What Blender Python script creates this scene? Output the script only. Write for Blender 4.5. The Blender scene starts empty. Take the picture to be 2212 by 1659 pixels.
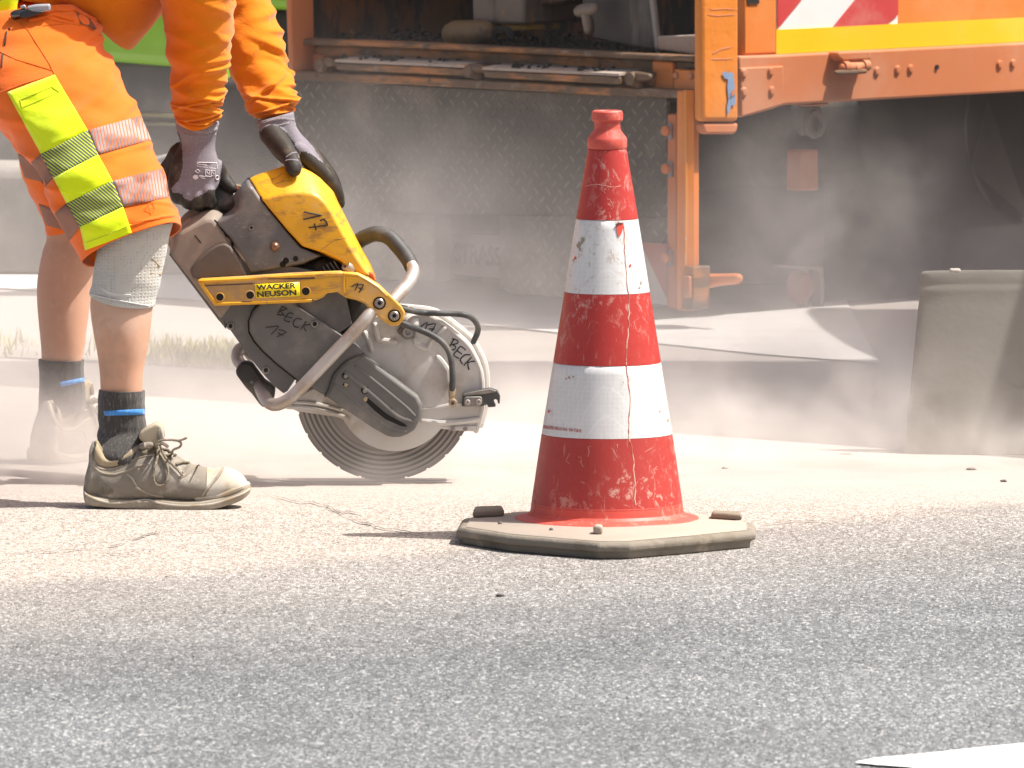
import bpy, bmesh, math, random
from mathutils import Vector, noise
from mathutils.bvhtree import BVHTree
random.seed(7)
SC = bpy.context.scene
COL = SC.collection
R = math.radians

# ------------------------------------------------------------------ camera geometry
F, CU, CV, VH, H = 18000.0, 1106.0, 829.5, -700.0, 1.554
PITCH = math.atan((CV - VH) / F)
FWD = Vector((0, math.cos(PITCH), -math.sin(PITCH)))
UP = Vector((0, math.sin(PITCH), math.cos(PITCH)))
RT = Vector((1, 0, 0))
CAM = Vector((0, 0, H))

def ray(u, v):
    return (FWD + RT * ((u - CU) / F) + UP * (-(v - CV) / F)).normalized()
def W(u, v, Y):                       # measured point at depth Y
    d = ray(u, v); return CAM + d * (Y / d.y)
def GR(u, v, z=0.0):                  # measured point on the ground (or a level z)
    d = ray(u, v); return CAM + d * ((z - H) / d.z)
def ON(u, v, p, n):                   # measured point on a plane
    d = ray(u, v); return CAM + d * ((p - CAM).dot(n) / d.dot(n))

FR = {'U': (0, 0, 1), 'A': (331.4, 220.9, .1942), 'B': (159.5, 797.7, .1923), 'C': (969.5, 981.8, .3107),
      'D': (582.9, 0, .2219), 'E': (981.8, 0, .3051), 'G': (613.6, 613.6, .2219), 'F': (0, 184.1, .4438),
      '3': (343.6, 343.6, .2218), '4': (368.2, 552.2, .2219), '1': (0, 0, .3477), 'T': (1227.2, 0, .4452),
      'R': (1411.3, 490.9, .4069), '2': (0, 490.9, .4069), 'H': (582.9, 582.9, .296), 'K': (951, 202.5, .6177),
      'J': (859, 214.8, .3329)}
def P(f, *pts):
    a, b, s = FR[f]
    return [(a + x * s, b + y * s) for x, y in pts]

# ------------------------------------------------------------------ object helpers
def root_loc(o):
    v = Vector((0, 0, 0))
    while o is not None:
        v = v + o.location; o = o.parent
    return v

def tag(o, label=None, cat=None, group=None, kind=None):
    if label: o['label'] = label
    if cat: o['category'] = cat
    if group: o['group'] = group
    if kind: o['kind'] = kind
    return o

def empty(name, loc, label, cat, group=None):
    o = bpy.data.objects.new(name, None); COL.objects.link(o)
    o.location = loc; o.empty_display_size = .1
    return tag(o, label, cat, group)

def mobj(name, verts, faces, mat, parent=None, smooth=True, ang=38, loc=None, recalc=True, uvs=None):
    base = root_loc(parent) if parent else (Vector(loc) if loc is not None else Vector((0, 0, 0)))
    me = bpy.data.meshes.new(name)
    me.from_pydata([tuple(Vector(v) - base) for v in verts], [], faces)
    if recalc:
        bm = bmesh.new(); bm.from_mesh(me)
        bmesh.ops.remove_doubles(bm, verts=bm.verts, dist=1e-6)
        bmesh.ops.recalc_face_normals(bm, faces=bm.faces)
        bm.to_mesh(me); bm.free()
    if uvs is not None:
        ul = me.uv_layers.new(name='UVMap')
        for l in me.loops: ul.data[l.index].uv = uvs[l.vertex_index]
    if mat: me.materials.append(mat)
    if smooth and len(me.polygons):
        me.polygons.foreach_set('use_smooth', [True] * len(me.polygons))
        if ang: me.set_sharp_from_angle(angle=R(ang))
    o = bpy.data.objects.new(name, me); COL.objects.link(o)
    if parent: o.parent = parent
    elif loc is not None: o.location = loc
    return o

def bev(o, w=.003, seg=2, ang=35):
    m = o.modifiers.new('Bevel', 'BEVEL'); m.width = w; m.segments = seg
    m.limit_method = 'ANGLE'; m.angle_limit = R(ang); m.harden_normals = False
    return o
def subd(o, n=1):
    m = o.modifiers.new('Sub', 'SUBSURF'); m.levels = n; m.render_levels = n
    return o

class MB:                              # collects several shapes into ONE mesh
    def __init__(s): s.v = []; s.f = []
    def add(s, v, f):
        n = len(s.v); s.v += [Vector(x) for x in v]; s.f += [[i + n for i in q] for q in f]; return s
    def obj(s, name, mat, parent=None, **k): return mobj(name, s.v, s.f, mat, parent, **k)

def ext(pts, vec):                     # prism from a world outline
    n = len(pts); vec = Vector(vec)
    v = [Vector(p) for p in pts] + [Vector(p) + vec for p in pts]
    f = [list(range(n)), list(range(2 * n - 1, n - 1, -1))]
    f += [[i, i + n, (i + 1) % n + n, (i + 1) % n] for i in range(n)]
    return v, f

def lay(layers, cap0=True, cap1=True): # loft of equal-length closed outlines
    n = len(layers[0]); v = []; f = []
    for L in layers: v += [Vector(p) for p in L]
    for k in range(len(layers) - 1):
        for i in range(n):
            a = k * n + i; b = k * n + (i + 1) % n
            f.append([a, b, b + n, a + n])
    if cap0: f.append(list(range(n - 1, -1, -1)))
    if cap1: m = (len(layers) - 1) * n; f.append(list(range(m, m + n)))
    return v, f

def slab(name, pts, Y, th, mat, parent, b=.003, seg=2, **k):
    v, f = ext([W(u, w, Y) for u, w in pts], (0, th, 0))
    o = mobj(name, v, f, mat, parent, **k)
    if b: bev(o, b, seg)
    return o

def cr(pts, k=6, closed=False):        # Catmull-Rom through points of any dimension
    pts = [tuple(p) for p in pts]
    if k <= 1: return pts
    n = len(pts); out = []
    rng = range(n if closed else n - 1)
    for i in rng:
        if closed: p0, p1, p2, p3 = (pts[(i + j) % n] for j in (-1, 0, 1, 2))
        else:
            p1, p2 = pts[i], pts[i + 1]
            p0 = pts[i - 1] if i else tuple(2 * a - b for a, b in zip(p1, p2))
            p3 = pts[i + 2] if i + 2 < n else tuple(2 * b - a for a, b in zip(p1, p2))
        for j in range(k):
            t = j / k
            out.append(tuple(.5 * (2 * b + (c - a) * t + (2 * a - 5 * b + 4 * c - d) * t * t + (3 * b - a - 3 * c + d) * t ** 3)
                             for a, b, c, d in zip(p0, p1, p2, p3)))
    if not closed: out.append(pts[-1])
    return out

def tube(pts, r, n=10, k=5, ends=True, flat=None):
    pts = [Vector(p) for p in pts]
    if not isinstance(r, (list, tuple)): r = [r] * len(pts)
    q = cr([tuple(p) + (a,) for p, a in zip(pts, r)], k)
    C = [Vector(x[:3]) for x in q]; rr = [x[3] for x in q]
    if ends:                            # rounded ends
        d0 = (C[0] - C[1]).normalized(); d1 = (C[-1] - C[-2]).normalized()
        a, b = rr[0], rr[-1]
        C = [C[0] + d0 * a * .95, C[0] + d0 * a * .7] + C + [C[-1] + d1 * b * .7, C[-1] + d1 * b * .95]
        rr = [a * .3, a * .72] + rr + [b * .72, b * .3]
    t0 = (C[1] - C[0]).normalized()
    nx = t0.orthogonal().normalized(); rings = []
    for i, c in enumerate(C):
        t = (C[min(i + 1, len(C) - 1)] - C[max(i - 1, 0)]).normalized()
        nx = (nx - t * nx.dot(t)).normalized(); ny = t.cross(nx)
        ring = [c + (nx * math.cos(6.28318 * j / n) + ny * math.sin(6.28318 * j / n)) * rr[i] for j in range(n)]
        if flat: ring = [c + (p - c) - flat[0] * (p - c).dot(flat[0]) * (1 - flat[1]) for p in ring]
        rings.append(ring)
    return lay(rings)

def lathe(profile, c, axis=Vector((0, 0, 1)), n=32):   # profile: (radius, height along axis)
    axis = axis.normalized(); x = axis.orthogonal().normalized(); y = axis.cross(x); rings = []
    for r, h in profile:
        rings.append([Vector(c) + axis * h + (x * math.cos(6.28318 * j / n) + y * math.sin(6.28318 * j / n)) * max(r, 1e-5) for j in range(n)])
    return lay(rings)

def box(c, s, rz=0.0):
    c = Vector(c); cz, sz = math.cos(rz), math.sin(rz); v = []
    for z in (-1, 1):
        for x, y in ((-1, -1), (1, -1), (1, 1), (-1, 1)):
            a, b = x * s[0] / 2, y * s[1] / 2
            v.append(c + Vector((a * cz - b * sz, a * sz + b * cz, z * s[2] / 2)))
    return v, [[0, 3, 2, 1], [4, 5, 6, 7], [0, 1, 5, 4], [1, 2, 6, 5], [2, 3, 7, 6], [3, 0, 4, 7]]

def screw(c, d, r, h=.004):            # domed head with a socket, pointing along d
    return lathe([(0, -.002), (r, -.002), (r, h * .5), (r * .8, h), (r * .45, h), (r * .4, h * .3), (0, h * .3)], c, d, 14)

# rings of a limb measured by its two silhouette points
def limb_rings(keys, k=6, n=28, p=2.0, fn=None):
    """keys: (bu, bv, fu, fv, Y, ry, tilt)"""
    q = cr(keys, k); out = []; m = len(q)
    for i, (bu, bv, fu, fv, Y, ry, tl) in enumerate(q):
        b = W(bu, bv, Y); f = W(fu, fv, Y); c = (b + f) / 2; ax = (f - b) / 2; by = Vector((0, -ry, tl)); ring = []
        for j in range(n):
            t = 6.28318 * j / n; ct, st = math.cos(t), math.sin(t)
            ct = math.copysign(abs(ct) ** (2 / p), ct); st = math.copysign(abs(st) ** (2 / p), st)
            d = ax * ct + by * st
            s = 1.0
            if fn: s = 1 + fn(i / (m - 1), t, c + d) / max(d.length, .01)
            ring.append(c + d * s)
        out.append(ring)
    return out

def bvh_of(*objs):
    dg = bpy.context.evaluated_depsgraph_get(); V = []; T = []
    for o in objs:
        e = o.evaluated_get(dg); me = e.to_mesh(); n = len(V); base = root_loc(o)
        V += [v.co + base for v in me.vertices]
        T += [[i + n for i in p.vertices] for p in me.polygons]
        e.to_mesh_clear()
    return BVHTree.FromPolygons(V, T)

def proj(u, v, bvh, off=.0012, Y=None):
    d = ray(u, v)
    h = bvh.ray_cast(CAM, d)
    if h[0] is None: return W(u, v, Y) if Y else None
    nrm = h[1] if h[1].dot(d) < 0 else -h[1]
    return h[0] + nrm * off * .5 - d * off

def drape(name, quad, nu, nv, bvh, mat, parent, off=.0015, Y=None, th=.0012):
    """patch lying on a surface; quad tl,tr,br,bl (measured), with UV"""
    tl, tr, br, bl = [Vector(q) for q in quad]; V = []; UVs = []; ok = []
    for j in range(nv + 1):
        for i in range(nu + 1):
            s, t = i / nu, j / nv
            q = (tl * (1 - s) + tr * s) * (1 - t) + (bl * (1 - s) + br * s) * t
            w = proj(q.x, q.y, bvh, off, Y); cq = (tl + tr + br + bl) / 4; k_ = 0
            while w is None and k_ < 25:
                k_ += 1; q = q.lerp(cq, .04); w = proj(q.x, q.y, bvh, off, Y)
            ok.append(w is not None); V.append(w if w is not None else W(q.x, q.y, 16)); UVs.append((s, 1 - t))
    Fc = []
    for j in range(nv):
        for i in range(nu):
            a = j * (nu + 1) + i; q = [a, a + 1, a + nu + 2, a + nu + 1]
            if all(ok[x] for x in q): Fc.append(q)
    o = mobj(name, V, Fc, mat, parent, recalc=False, uvs=UVs, ang=60)
    if th:
        m = o.modifiers.new('Solid', 'SOLIDIFY'); m.thickness = th; m.offset = 1
    return o

def patch(name, pts, bvh, mat, parent, off=.0012, Y=None):   # polygon lying on a surface
    v = [proj(u, w, bvh, off, Y) for u, w in pts]
    v = [x for x in v if x is not None]
    return mobj(name, v, [list(range(len(v)))], mat, parent, smooth=False, recalc=False)

def strokes(name, lines, r, bvh, mat, parent, off=.0006, Y=None, k=3):
    mb = MB()
    for L in lines:
        q = []
        for (a, b), (c, d) in zip(L[:-1], L[1:]):
            m = max(1, int(math.hypot(c - a, d - b) / 12))
            q += [(a + (c - a) * t / m, b + (d - b) * t / m) for t in range(m)]
        q.append(L[-1])
        w = [proj(u, v, bvh, off, Y) for u, v in q]; w = [x for x in w if x is not None]
        if len(w) > 1: mb.add(*tube(w, r, 6, 1 if k == 1 else 2, True))
    return mb.obj(name, mat, parent)

def text_on(name, s, quad, bvh, mat, parent, off=.0012, Y=None, bold=0.0, fit=True, line=.9):
    cu = bpy.data.curves.new('t', 'FONT'); cu.body = s; cu.size = 1; cu.offset = bold; cu.space_line = line
    cu.resolution_u = 3
    to = bpy.data.objects.new('t', cu); COL.objects.link(to)
    dg = bpy.context.evaluated_depsgraph_get(); dg.update()
    me = to.evaluated_get(dg).to_mesh()
    V = [v.co.copy() for v in me.vertices]; Fc = [list(p.vertices) for p in me.polygons]
    bpy.data.objects.remove(to); bpy.data.curves.remove(cu)
    x0 = min(v.x for v in V); x1 = max(v.x for v in V); y0 = min(v.y for v in V); y1 = max(v.y for v in V)
    tl, tr, br, bl = [Vector(q) for q in quad]; out = []
    for v in V:
        a = (v.x - x0) / (x1 - x0); b = (y1 - v.y) / (y1 - y0)
        q = (tl * (1 - a) + tr * a) * (1 - b) + (bl * (1 - a) + br * a) * b
        w = proj(q.x, q.y, bvh, off, Y)
        out.append(w if w is not None else W(q.x, q.y, Y or 16))
    return mobj(name, out, Fc, mat, parent, smooth=False, recalc=False)

def voxel(name, parts, size, it, mat, parent, sm=.5):      # fuse closed shapes into one continuous surface
    mb = MB()
    for v, f in parts: mb.add(v, f)
    o = mb.obj(name, mat, parent, ang=None)
    m = o.modifiers.new('Fuse', 'REMESH'); m.mode = 'VOXEL'; m.voxel_size = size; m.use_smooth_shade = True
    s = o.modifiers.new('Soft', 'SMOOTH'); s.factor = sm; s.iterations = it
    dg = bpy.context.evaluated_depsgraph_get(); dg.update()
    me = bpy.data.meshes.new_from_object(o.evaluated_get(dg))
    o.modifiers.clear(); old = o.data; o.data = me; bpy.data.meshes.remove(old)
    me.name = name
    if mat and not me.materials: me.materials.append(mat)
    me.polygons.foreach_set('use_smooth', [True] * len(me.polygons))
    return o

# ------------------------------------------------------------------ materials
class N:
    def __init__(s, name, vol=False):
        s.m = bpy.data.materials.new(name); s.m.use_nodes = True; s.t = s.m.node_tree; s.t.nodes.clear()
        s.out = s.n('ShaderNodeOutputMaterial')
    def n(s, t, **k):
        x = s.t.nodes.new(t)
        for a, b in k.items(): setattr(x, a, b)
        return x
    def l(s, a, b): s.t.links.new(a, b)
    def put(s, sock, v):
        if v is None: return
        if hasattr(v, 'is_linked'): s.l(v, sock)
        else: sock.default_value = v
    def math(s, op, a, b=None, c=None, clamp=False):
        x = s.n('ShaderNodeMath', operation=op, use_clamp=clamp)
        for i, v in enumerate((a, b, c)): s.put(x.inputs[i], v) if v is not None else None
        return x.outputs[0]
    def obj(s): return s.n('ShaderNodeTexCoord').outputs['Object']
    def mapv(s, v, scale=(1, 1, 1), rot=(0, 0, 0), loc=(0, 0, 0)):
        x = s.n('ShaderNodeMapping'); s.l(v, x.inputs[0])
        x.inputs['Scale'].default_value = scale; x.inputs['Rotation'].default_value = rot; x.inputs['Location'].default_value = loc
        return x.outputs[0]
    def noise(s, v, scale, det=4, rough=.55, dist=0.0, out='Fac'):
        x = s.n('ShaderNodeTexNoise'); s.l(v, x.inputs['Vector']); x.inputs['Scale'].default_value = scale
        x.inputs['Detail'].default_value = det; x.inputs['Roughness'].default_value = rough; x.inputs['Distortion'].default_value = dist
        return x.outputs[out]
    def vor(s, v, scale, feat='F1', out='Distance', rnd=1.0):
        x = s.n('ShaderNodeTexVoronoi', feature=feat); s.l(v, x.inputs['Vector']); x.inputs['Scale'].default_value = scale
        x.inputs['Randomness'].default_value = rnd
        return x.outputs[out]
    def rng(s, v, a, b, c=0.0, d=1.0, smooth=True):
        x = s.n('ShaderNodeMapRange'); x.interpolation_type = 'SMOOTHSTEP' if smooth else 'LINEAR'
        s.put(x.inputs[0], v); s.put(x.inputs[1], a); s.put(x.inputs[2], b); s.put(x.inputs[3], c); s.put(x.inputs[4], d)
        return x.outputs[0]
    def mix(s, f, a, b, mode='MIX'):
        x = s.n('ShaderNodeMix', data_type='RGBA', blend_type=mode)
        s.put(x.inputs[0], f)
        for i, v in ((6, a), (7, b)):
            if isinstance(v, (tuple, list)): v = tuple(v)[:3] + (1,)
            s.put(x.inputs[i], v)
        return x.outputs[2]
    def bump(s, h, strength=.3, dist=.002, nrm=None):
        x = s.n('ShaderNodeBump'); s.l(h, x.inputs['Height']); x.inputs['Strength'].default_value = strength
        x.inputs['Distance'].default_value = dist
        if nrm is not None: s.l(nrm, x.inputs['Normal'])
        return x.outputs[0]
    def bsdf(s, col, rough=.6, metal=0.0, nrm=None, spec=.4, sheen=0.0, **k):
        x = s.n('ShaderNodeBsdfPrincipled')
        if isinstance(col, (tuple, list)): col = tuple(col)[:3] + (1,)
        s.put(x.inputs['Base Color'], col); s.put(x.inputs['Roughness'], rough); s.put(x.inputs['Metallic'], metal)
        x.inputs['Specular IOR Level'].default_value = spec
        if sheen: x.inputs['Sheen Weight'].default_value = sheen
        for a, b in k.items(): s.put(x.inputs[a], b)
        if nrm is not None: s.l(nrm, x.inputs['Normal'])
        s.l(x.outputs[0], s.out.inputs[0]); return s.m

def worn(name, col, rough=.55, metal=0.0, vary=.25, vs=6, marks=(), bump=(.15, 60, .002), spec=.4, stretch=(1, 1, 1), sheen=0.0):
    """paint/metal/cloth with tonal variation and marks: (colour, scale, lo, hi, amount, stretch)"""
    g = N(name); o = g.obj(); ov = g.mapv(o, stretch)
    n = g.noise(ov, vs, 5, .6)
    c = g.mix(n, tuple(x * (1 - vary) for x in col), tuple(min(1, x * (1 + vary * .8)) for x in col))
    for i, mk in enumerate(marks):
        mc, s, lo, hi, amt = mk[:5]; st = mk[5] if len(mk) > 5 else (1, 1, 1)
        f = g.rng(g.noise(g.mapv(o, st, loc=(i * 3.7 + 1, i * 1.3, i * 2.1)), s, 6, .65), lo, hi, 0, amt)
        c = g.mix(f, c, mc)
    b = g.bump(g.noise(o, bump[1], 4, .6), bump[0], bump[2]) if bump else None
    rr = g.math('MULTIPLY_ADD', n, .3, rough - .15)
    return g.bsdf(c, rr, metal, b, spec, sheen)
# ------------------------------------------------------------------ palette
DUSTC = (.50, .42, .34)
YEL = worn('yellow_paint', (.74, .38, .014), .42, 0, .16, 9, [((.30, .15, .05), 24, .50, .66, .75, (1, 1, 2.2)), ((.10, .07, .06), 70, .66, .74, .6, (2.5, 1, .7)), (DUSTC, 5, .52, .74, .5)], (.10, 40, .002), .5)
YELD = worn('dusty_yellow_paint', (.66, .36, .06), .5, 0, .16, 12, [((.40, .24, .12), 16, .50, .66, .7), ((.07, .05, .05), 60, .62, .72, .75, (.5, 1, 2.5)), (DUSTC, 6, .5, .75, .55)], (.16, 50, .002), .4)
GREYP = worn('dusty_grey_plastic', (.13, .127, .122), .6, 0, .2, 10, [((.30, .27, .235), 7, .46, .70, .65), ((.36, .33, .30), 90, .68, .76, .6, (2, 1, .5)), ((.05, .05, .05), 30, .64, .74, .4)], (.12, 70, .002))
REARP = worn('brown_dusted_plastic', (.275, .23, .19), .7, 0, .22, 8, [((.42, .32, .24), 9, .48, .70, .6), ((.08, .07, .065), 26, .62, .74, .6)], (.14, 60, .002))
GREYC = worn('scuffed_grey_cover', (.12, .12, .12), .42, 0, .25, 9, [((.34, .32, .31), 50, .58, .70, .6, (1, 1, 3)), ((.26, .232, .205), 7, .44, .68, .75), ((.05, .05, .05), 14, .6, .72, .5)], (.12, 60, .002), .5)
SILV = worn('dusty_white_guard_paint', (.56, .54, .51), .42, 0, .12, 9, [((.36, .30, .22), 9, .48, .70, .6), ((.13, .10, .08), 60, .70, .76, .7), ((.66, .66, .68), 20, .60, .7, .5)], (.12, 50, .002), .5)
STEEL = worn('worn_steel_tube', (.46, .44, .42), .45, .5, .20, 14, [((.36, .29, .225), 14, .46, .62, .85, (1, 1, 1)), ((.12, .10, .09), 50, .66, .74, .6)], (.10, 70, .001), .5)
BLACK = worn('black_rubber', (.055, .056, .058), .6, 0, .25, 15, [((.20, .185, .165), 12, .5, .72, .55)], (.1, 70, .001), .4)
DARKE = worn('dark_engine_metal', (.035, .032, .03), .6, .2, .4, 18, [((.16, .13, .10), 18, .52, .72, .6)], (.3, 70, .003))
FIN = worn('engine_fin_metal', (.30, .29, .28), .4, .6, .2, 18)
BRASS = worn('dusty_brass', (.42, .33, .22), .45, .5, .2, 40)
SCREWM = worn('screw_metal', (.34, .31, .29), .35, .7, .2, 60)
BRONZE = worn('bronze_knob', (.28, .15, .09), .32, .6, .2, 60)
HOLE = worn('dark_recess', (.012, .011, .010), .9, 0, .2, 20, bump=None)
INK = worn('black_marker_ink', (.018, .016, .018), .6, 0, .2, 20, bump=None)
INKF = worn('faded_marker_ink', (.045, .042, .042), .6, 0, .2, 20, bump=None)
STICK = worn('yellow_sticker', (.90, .70, .01), .4, 0, .06, 20, [((.55, .40, .12), 40, .60, .72, .6)], (.05, 50, .001))
STKINK = worn('sticker_black_print', (.035, .035, .04), .5, 0, .2, 40, [((.6, .45, .1), 60, .60, .68, .7)], bump=None)
ORBIT = worn('orange_red_plastic', (.75, .13, .04), .5, 0, .1, 30)

# ------------------------------------------------------------------ ground
def ground_mat():
    g = N('dusty_asphalt'); o = g.obj()
    sx = g.n('ShaderNodeSeparateXYZ'); g.l(o, sx.inputs[0]); X, Y = sx.outputs[0], sx.outputs[1]
    warp = g.noise(o, 2.2, 5, .6); warp2 = g.noise(o, 14, 4, .6)
    # edge of the light dusty field runs slightly away to the right
    e = g.math('SUBTRACT', Y, g.math('MULTIPLY', X, .75))
    e = g.math('ADD', e, g.math('MULTIPLY_ADD', warp, .5, -.25))
    e = g.math('ADD', e, g.math('MULTIPLY_ADD', warp2, .12, -.06))
    dust = g.math('ADD', g.math('MULTIPLY', g.rng(e, 14.72, 14.98), .45), g.math('MULTIPLY', g.rng(e, 13.1, 15.1), .55))
    # stones
    an_ = g.mapv(o, (1, .4, 1)); vc = g.vor(an_, 330, out='Color'); vs = g.n('ShaderNodeSeparateColor'); g.l(vc, vs.inputs[0]); rnd = vs.outputs[0]
    vd = g.vor(an_, 330)
    big = g.vor(an_, 200, out='Color'); vb = g.n('ShaderNodeSeparateColor'); g.l(big, vb.inputs[0])
    st = g.math('MULTIPLY_ADD', vb.outputs[1], .45, g.math('MULTIPLY', rnd, .55))
    a = g.n('ShaderNodeValToRGB'); g.l(st, a.inputs[0]); r = a.color_ramp
    r.elements[0].position = .12; r.elements[0].color = (.066, .068, .069, 1)
    r.elements[1].position = .92; r.elements[1].color = (.44, .44, .435, 1)
    m1 = r.elements.new(.45); m1.color = (.127, .136, .144, 1)
    m2 = r.elements.new(.72); m2.color = (.195, .205, .214, 1)
    tone = g.rng(g.noise(o, 1.1, 5, .6), .3, .7, .86, 1.2)
    asp = g.mix(1.0, a.outputs[0], tone, 'MULTIPLY')
    pit = g.rng(g.noise(an_, 190, 3, .6), .58, .68)
    asp = g.mix(g.math('MULTIPLY', pit, .6), asp, (.035, .034, .034))
    b = g.n('ShaderNodeValToRGB'); g.l(st, b.inputs[0]); r = b.color_ramp
    r.elements[0].position = .1; r.elements[0].color = (.20, .17, .145, 1)
    r.elements[1].position = .9; r.elements[1].color = (.56, .50, .45, 1)
    m = r.elements.new(.45); m.color = (.35, .310, .275, 1)
    pit2 = g.rng(g.noise(an_, 120, 4, .65), .57, .68)
    far = g.rng(Y, 15.3, 16.2)
    amt = g.math('MULTIPLY', pit2, g.rng(far, 0, 1, .6, .15))
    dus = g.mix(amt, b.outputs[0], (.22, .19, .17))
    fine = g.mix(far, dus, g.mix(g.noise(o, 5, 5, .6), (.345, .305, .275), (.435, .395, .36)))
    # thin traffic streaks further back
    stre = g.rng(g.noise(g.mapv(o, (.25, 3.0, 1)), 2.0, 5, .6), .45, .7, 0, .35)
    fine = g.mix(g.math('MULTIPLY', stre, far), fine, (.36, .34, .33))
    col = g.mix(dust, asp, fine)
    hgt = g.math('ADD', g.math('MULTIPLY', vd, -1.0), g.math('MULTIPLY', g.noise(an_, 160, 4, .65), .9))
    bs = g.rng(far, 0, 1, .65, .15)
    bmp = g.n('ShaderNodeBump'); g.l(hgt, bmp.inputs['Height']); g.l(bs, bmp.inputs['Strength']); bmp.inputs['Distance'].default_value = .003
    return g.bsdf(col, .85, 0, bmp.outputs[0], .25)
GM = ground_mat()
gv = [(-70, -12, 0), (70, -12, 0), (70, 260, 0), (-70, 260, 0)]
tag(mobj('road', gv, [[0, 1, 2, 3]], GM, smooth=False), kind='structure')

# paler paved strip behind, with its kerb line
PAVE = worn('pale_paving', (.56, .54, .52), .9, 0, .10, 3, [((.40, .38, .36), 2.0, .5, .7, .5, (.3, 2.5, 1)), ((.66, .64, .62), 9, .55, .7, .5)], (.25, 60, .003), .2)
kp = P('U', (1900, 784), (1640, 764), (1430, 742), (1150, 712), (900, 688), (500, 652), (0, 622), (-700, 590))
near = [GR(u, v, .004) for u, v in kp]
farp = [Vector((p.x, p.y + 9, .004)) for p in near]
tag(mobj('pavement', near + farp[::-1], [list(range(16))], PAVE, smooth=False), kind='structure')
# dark joint strip at the left, where weeds grow
jp = P('U', (-500, 742), (0, 770), (330, 786), (560, 800)); jn = [GR(u, v, .004) for u, v in jp]
jf = [Vector((p.x, p.y + .22, .004)) for p in jn]
JNT = worn('gutter_strip', (.30, .27, .24), .9, 0, .2, 6, [((.44, .40, .36), 5, .5, .7, .7)], (.3, 60, .003), .2)
tag(mobj('gutter', jn + jf[::-1], [list(range(8))], JNT, smooth=False), kind='structure')
# painted line in the corner
WHT = worn('white_road_paint', (.86, .86, .86), .6, 0, .04, 20, [((.5, .5, .5), 60, .66, .74, .5)], (.2, 90, .002), .3)
lp = [GR(u, v, .004) for u, v in P('U', (1846, 1646), (1885, 1638), (2000, 1627), (2120, 1614), (2300, 1596), (2300, 1712), (2080, 1672), (1960, 1656), (1890, 1651))]
tag(mobj('road_marking', lp, [list(range(len(lp)))], WHT, smooth=False), kind='structure')
# hairline cracks in the dusty asphalt
mb = MB()
def crack(pts, w):
    q = cr(pts, 7)
    q = [(u + random.uniform(-5, 5), v + random.uniform(-1.6, 1.6)) for u, v in q]
    L = []; Rr = []
    for i, (u, v) in enumerate(q):
        p = GR(u, v, .0035); s = w * random.uniform(.3, 1.1) * (1 - abs(2 * i / (len(q) - 1) - 1) ** 3)
        L.append(p + Vector((0, s * 2.2, 0))); Rr.append(p - Vector((0, s * 2.2, 0)))
    n = len(L); mb.add(L + Rr, [[i, i + 1, n + i + 1, n + i] for i in range(n - 1)])
crack([(560, 1060), (640, 1082), (700, 1090), (760, 1120), (830, 1140), (905, 1152), (925, 1170)], .0035)
crack([(705, 1088), (720, 1100), (790, 1110)], .003)
crack([(225, 1186), (270, 1170), (330, 1150), (350, 1146)], .0035)
crack([(230, 1186), (240, 1194), (300, 1200)], .002)
crack([(0, 1196), (90, 1192), (180, 1185), (225, 1186)], .002)
crack([(1640, 1132), (1720, 1126), (1790, 1124)], .002)
crack([(300, 1150), (480, 1140), (620, 1130)], .0015)
tag(mb.obj('pavement_crack', worn('crack_shadow_soil', (.13, .115, .10), .95, 0, .2, 30, bump=None), recalc=False, smooth=False), kind='structure')
# thin dark line on the ground under the blade
mb = MB(); q = [GR(u, v, .0045) for u, v in cr([(560, 1040), (700, 1041), (830, 1040), (960, 1037), (985, 1036)], 6)]
L = [p + Vector((0, .003, 0)) for p in q]; Rr = [p - Vector((0, .003, 0)) for p in q]; n = len(q)
tag(mb.add(L + Rr, [[i, i + 1, n + i + 1, n + i] for i in range(n - 1)]).obj('ground_line', HOLE, recalc=False, smooth=False), kind='structure')

# weeds along the gutter
mb = MB()
for i in range(1500):
    u = random.uniform(300, 520) if i % 4 else random.uniform(-60, 520); v = random.uniform(752, 790) + (u - 330) * .05
    if noise.noise(Vector((u * .02, v * .05, 3))) < .0 and i % 5: continue
    p = GR(u, v); h = random.uniform(.012, .05); a = random.uniform(0, 6.28); l = random.uniform(.005, .03)
    d = Vector((math.cos(a) * l, math.sin(a) * l, h)); s = Vector((math.sin(a), -math.cos(a), 0)) * random.uniform(.0015, .004)
    mb.add([p - s, p + s, p + d * .6 + s * .6, p + d, p + d * .6 - s * .6], [[0, 1, 2, 3, 4]])
tag(mb.obj('weeds', worn('dry_yellow_green_weeds', (.34, .33, .10), .8, 0, .4, 12, bump=None), recalc=False, smooth=False),
    'yellow-green weeds growing along the gutter behind the boots', 'weeds', kind='stuff')

# loose crumbs of asphalt on the road
PEB = worn('loose_stone', (.13, .12, .11), .85, 0, .3, 60)
PEBD = worn('pale_loose_stone', (.40, .36, .32), .85, 0, .2, 60)
def rock(name, u, v, r, mat, label, grp, sq=.55):
    bm = bmesh.new(); bmesh.ops.create_icosphere(bm, subdivisions=2, radius=r)
    for w in bm.verts:
        k = 1 + .35 * noise.noise(w.co * (1.6 / r) + Vector((u, v, 0)))
        w.co = Vector((w.co.x * k * 1.25, w.co.y * k, w.co.z * k * sq))
    p = GR(u, v); p.z = r * sq * .7
    o = mobj(name, [w.co + p for w in bm.verts], [[x.index for x in f.verts] for f in bm.faces], mat, loc=(p.x, p.y, 0), ang=30)
    bm.free(); return tag(o, label, 'stone', grp)
rock('pebble', 1080, 1289, .0062, PEB, 'small black stone lying alone on the grey asphalt in front of the cone', 'loose stones on the road')
rock('pebble', 2098, 1015, .0085, PEB, 'flat dark chip on the white dust in front of the grey tub', 'loose stones on the road', .3)
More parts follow.
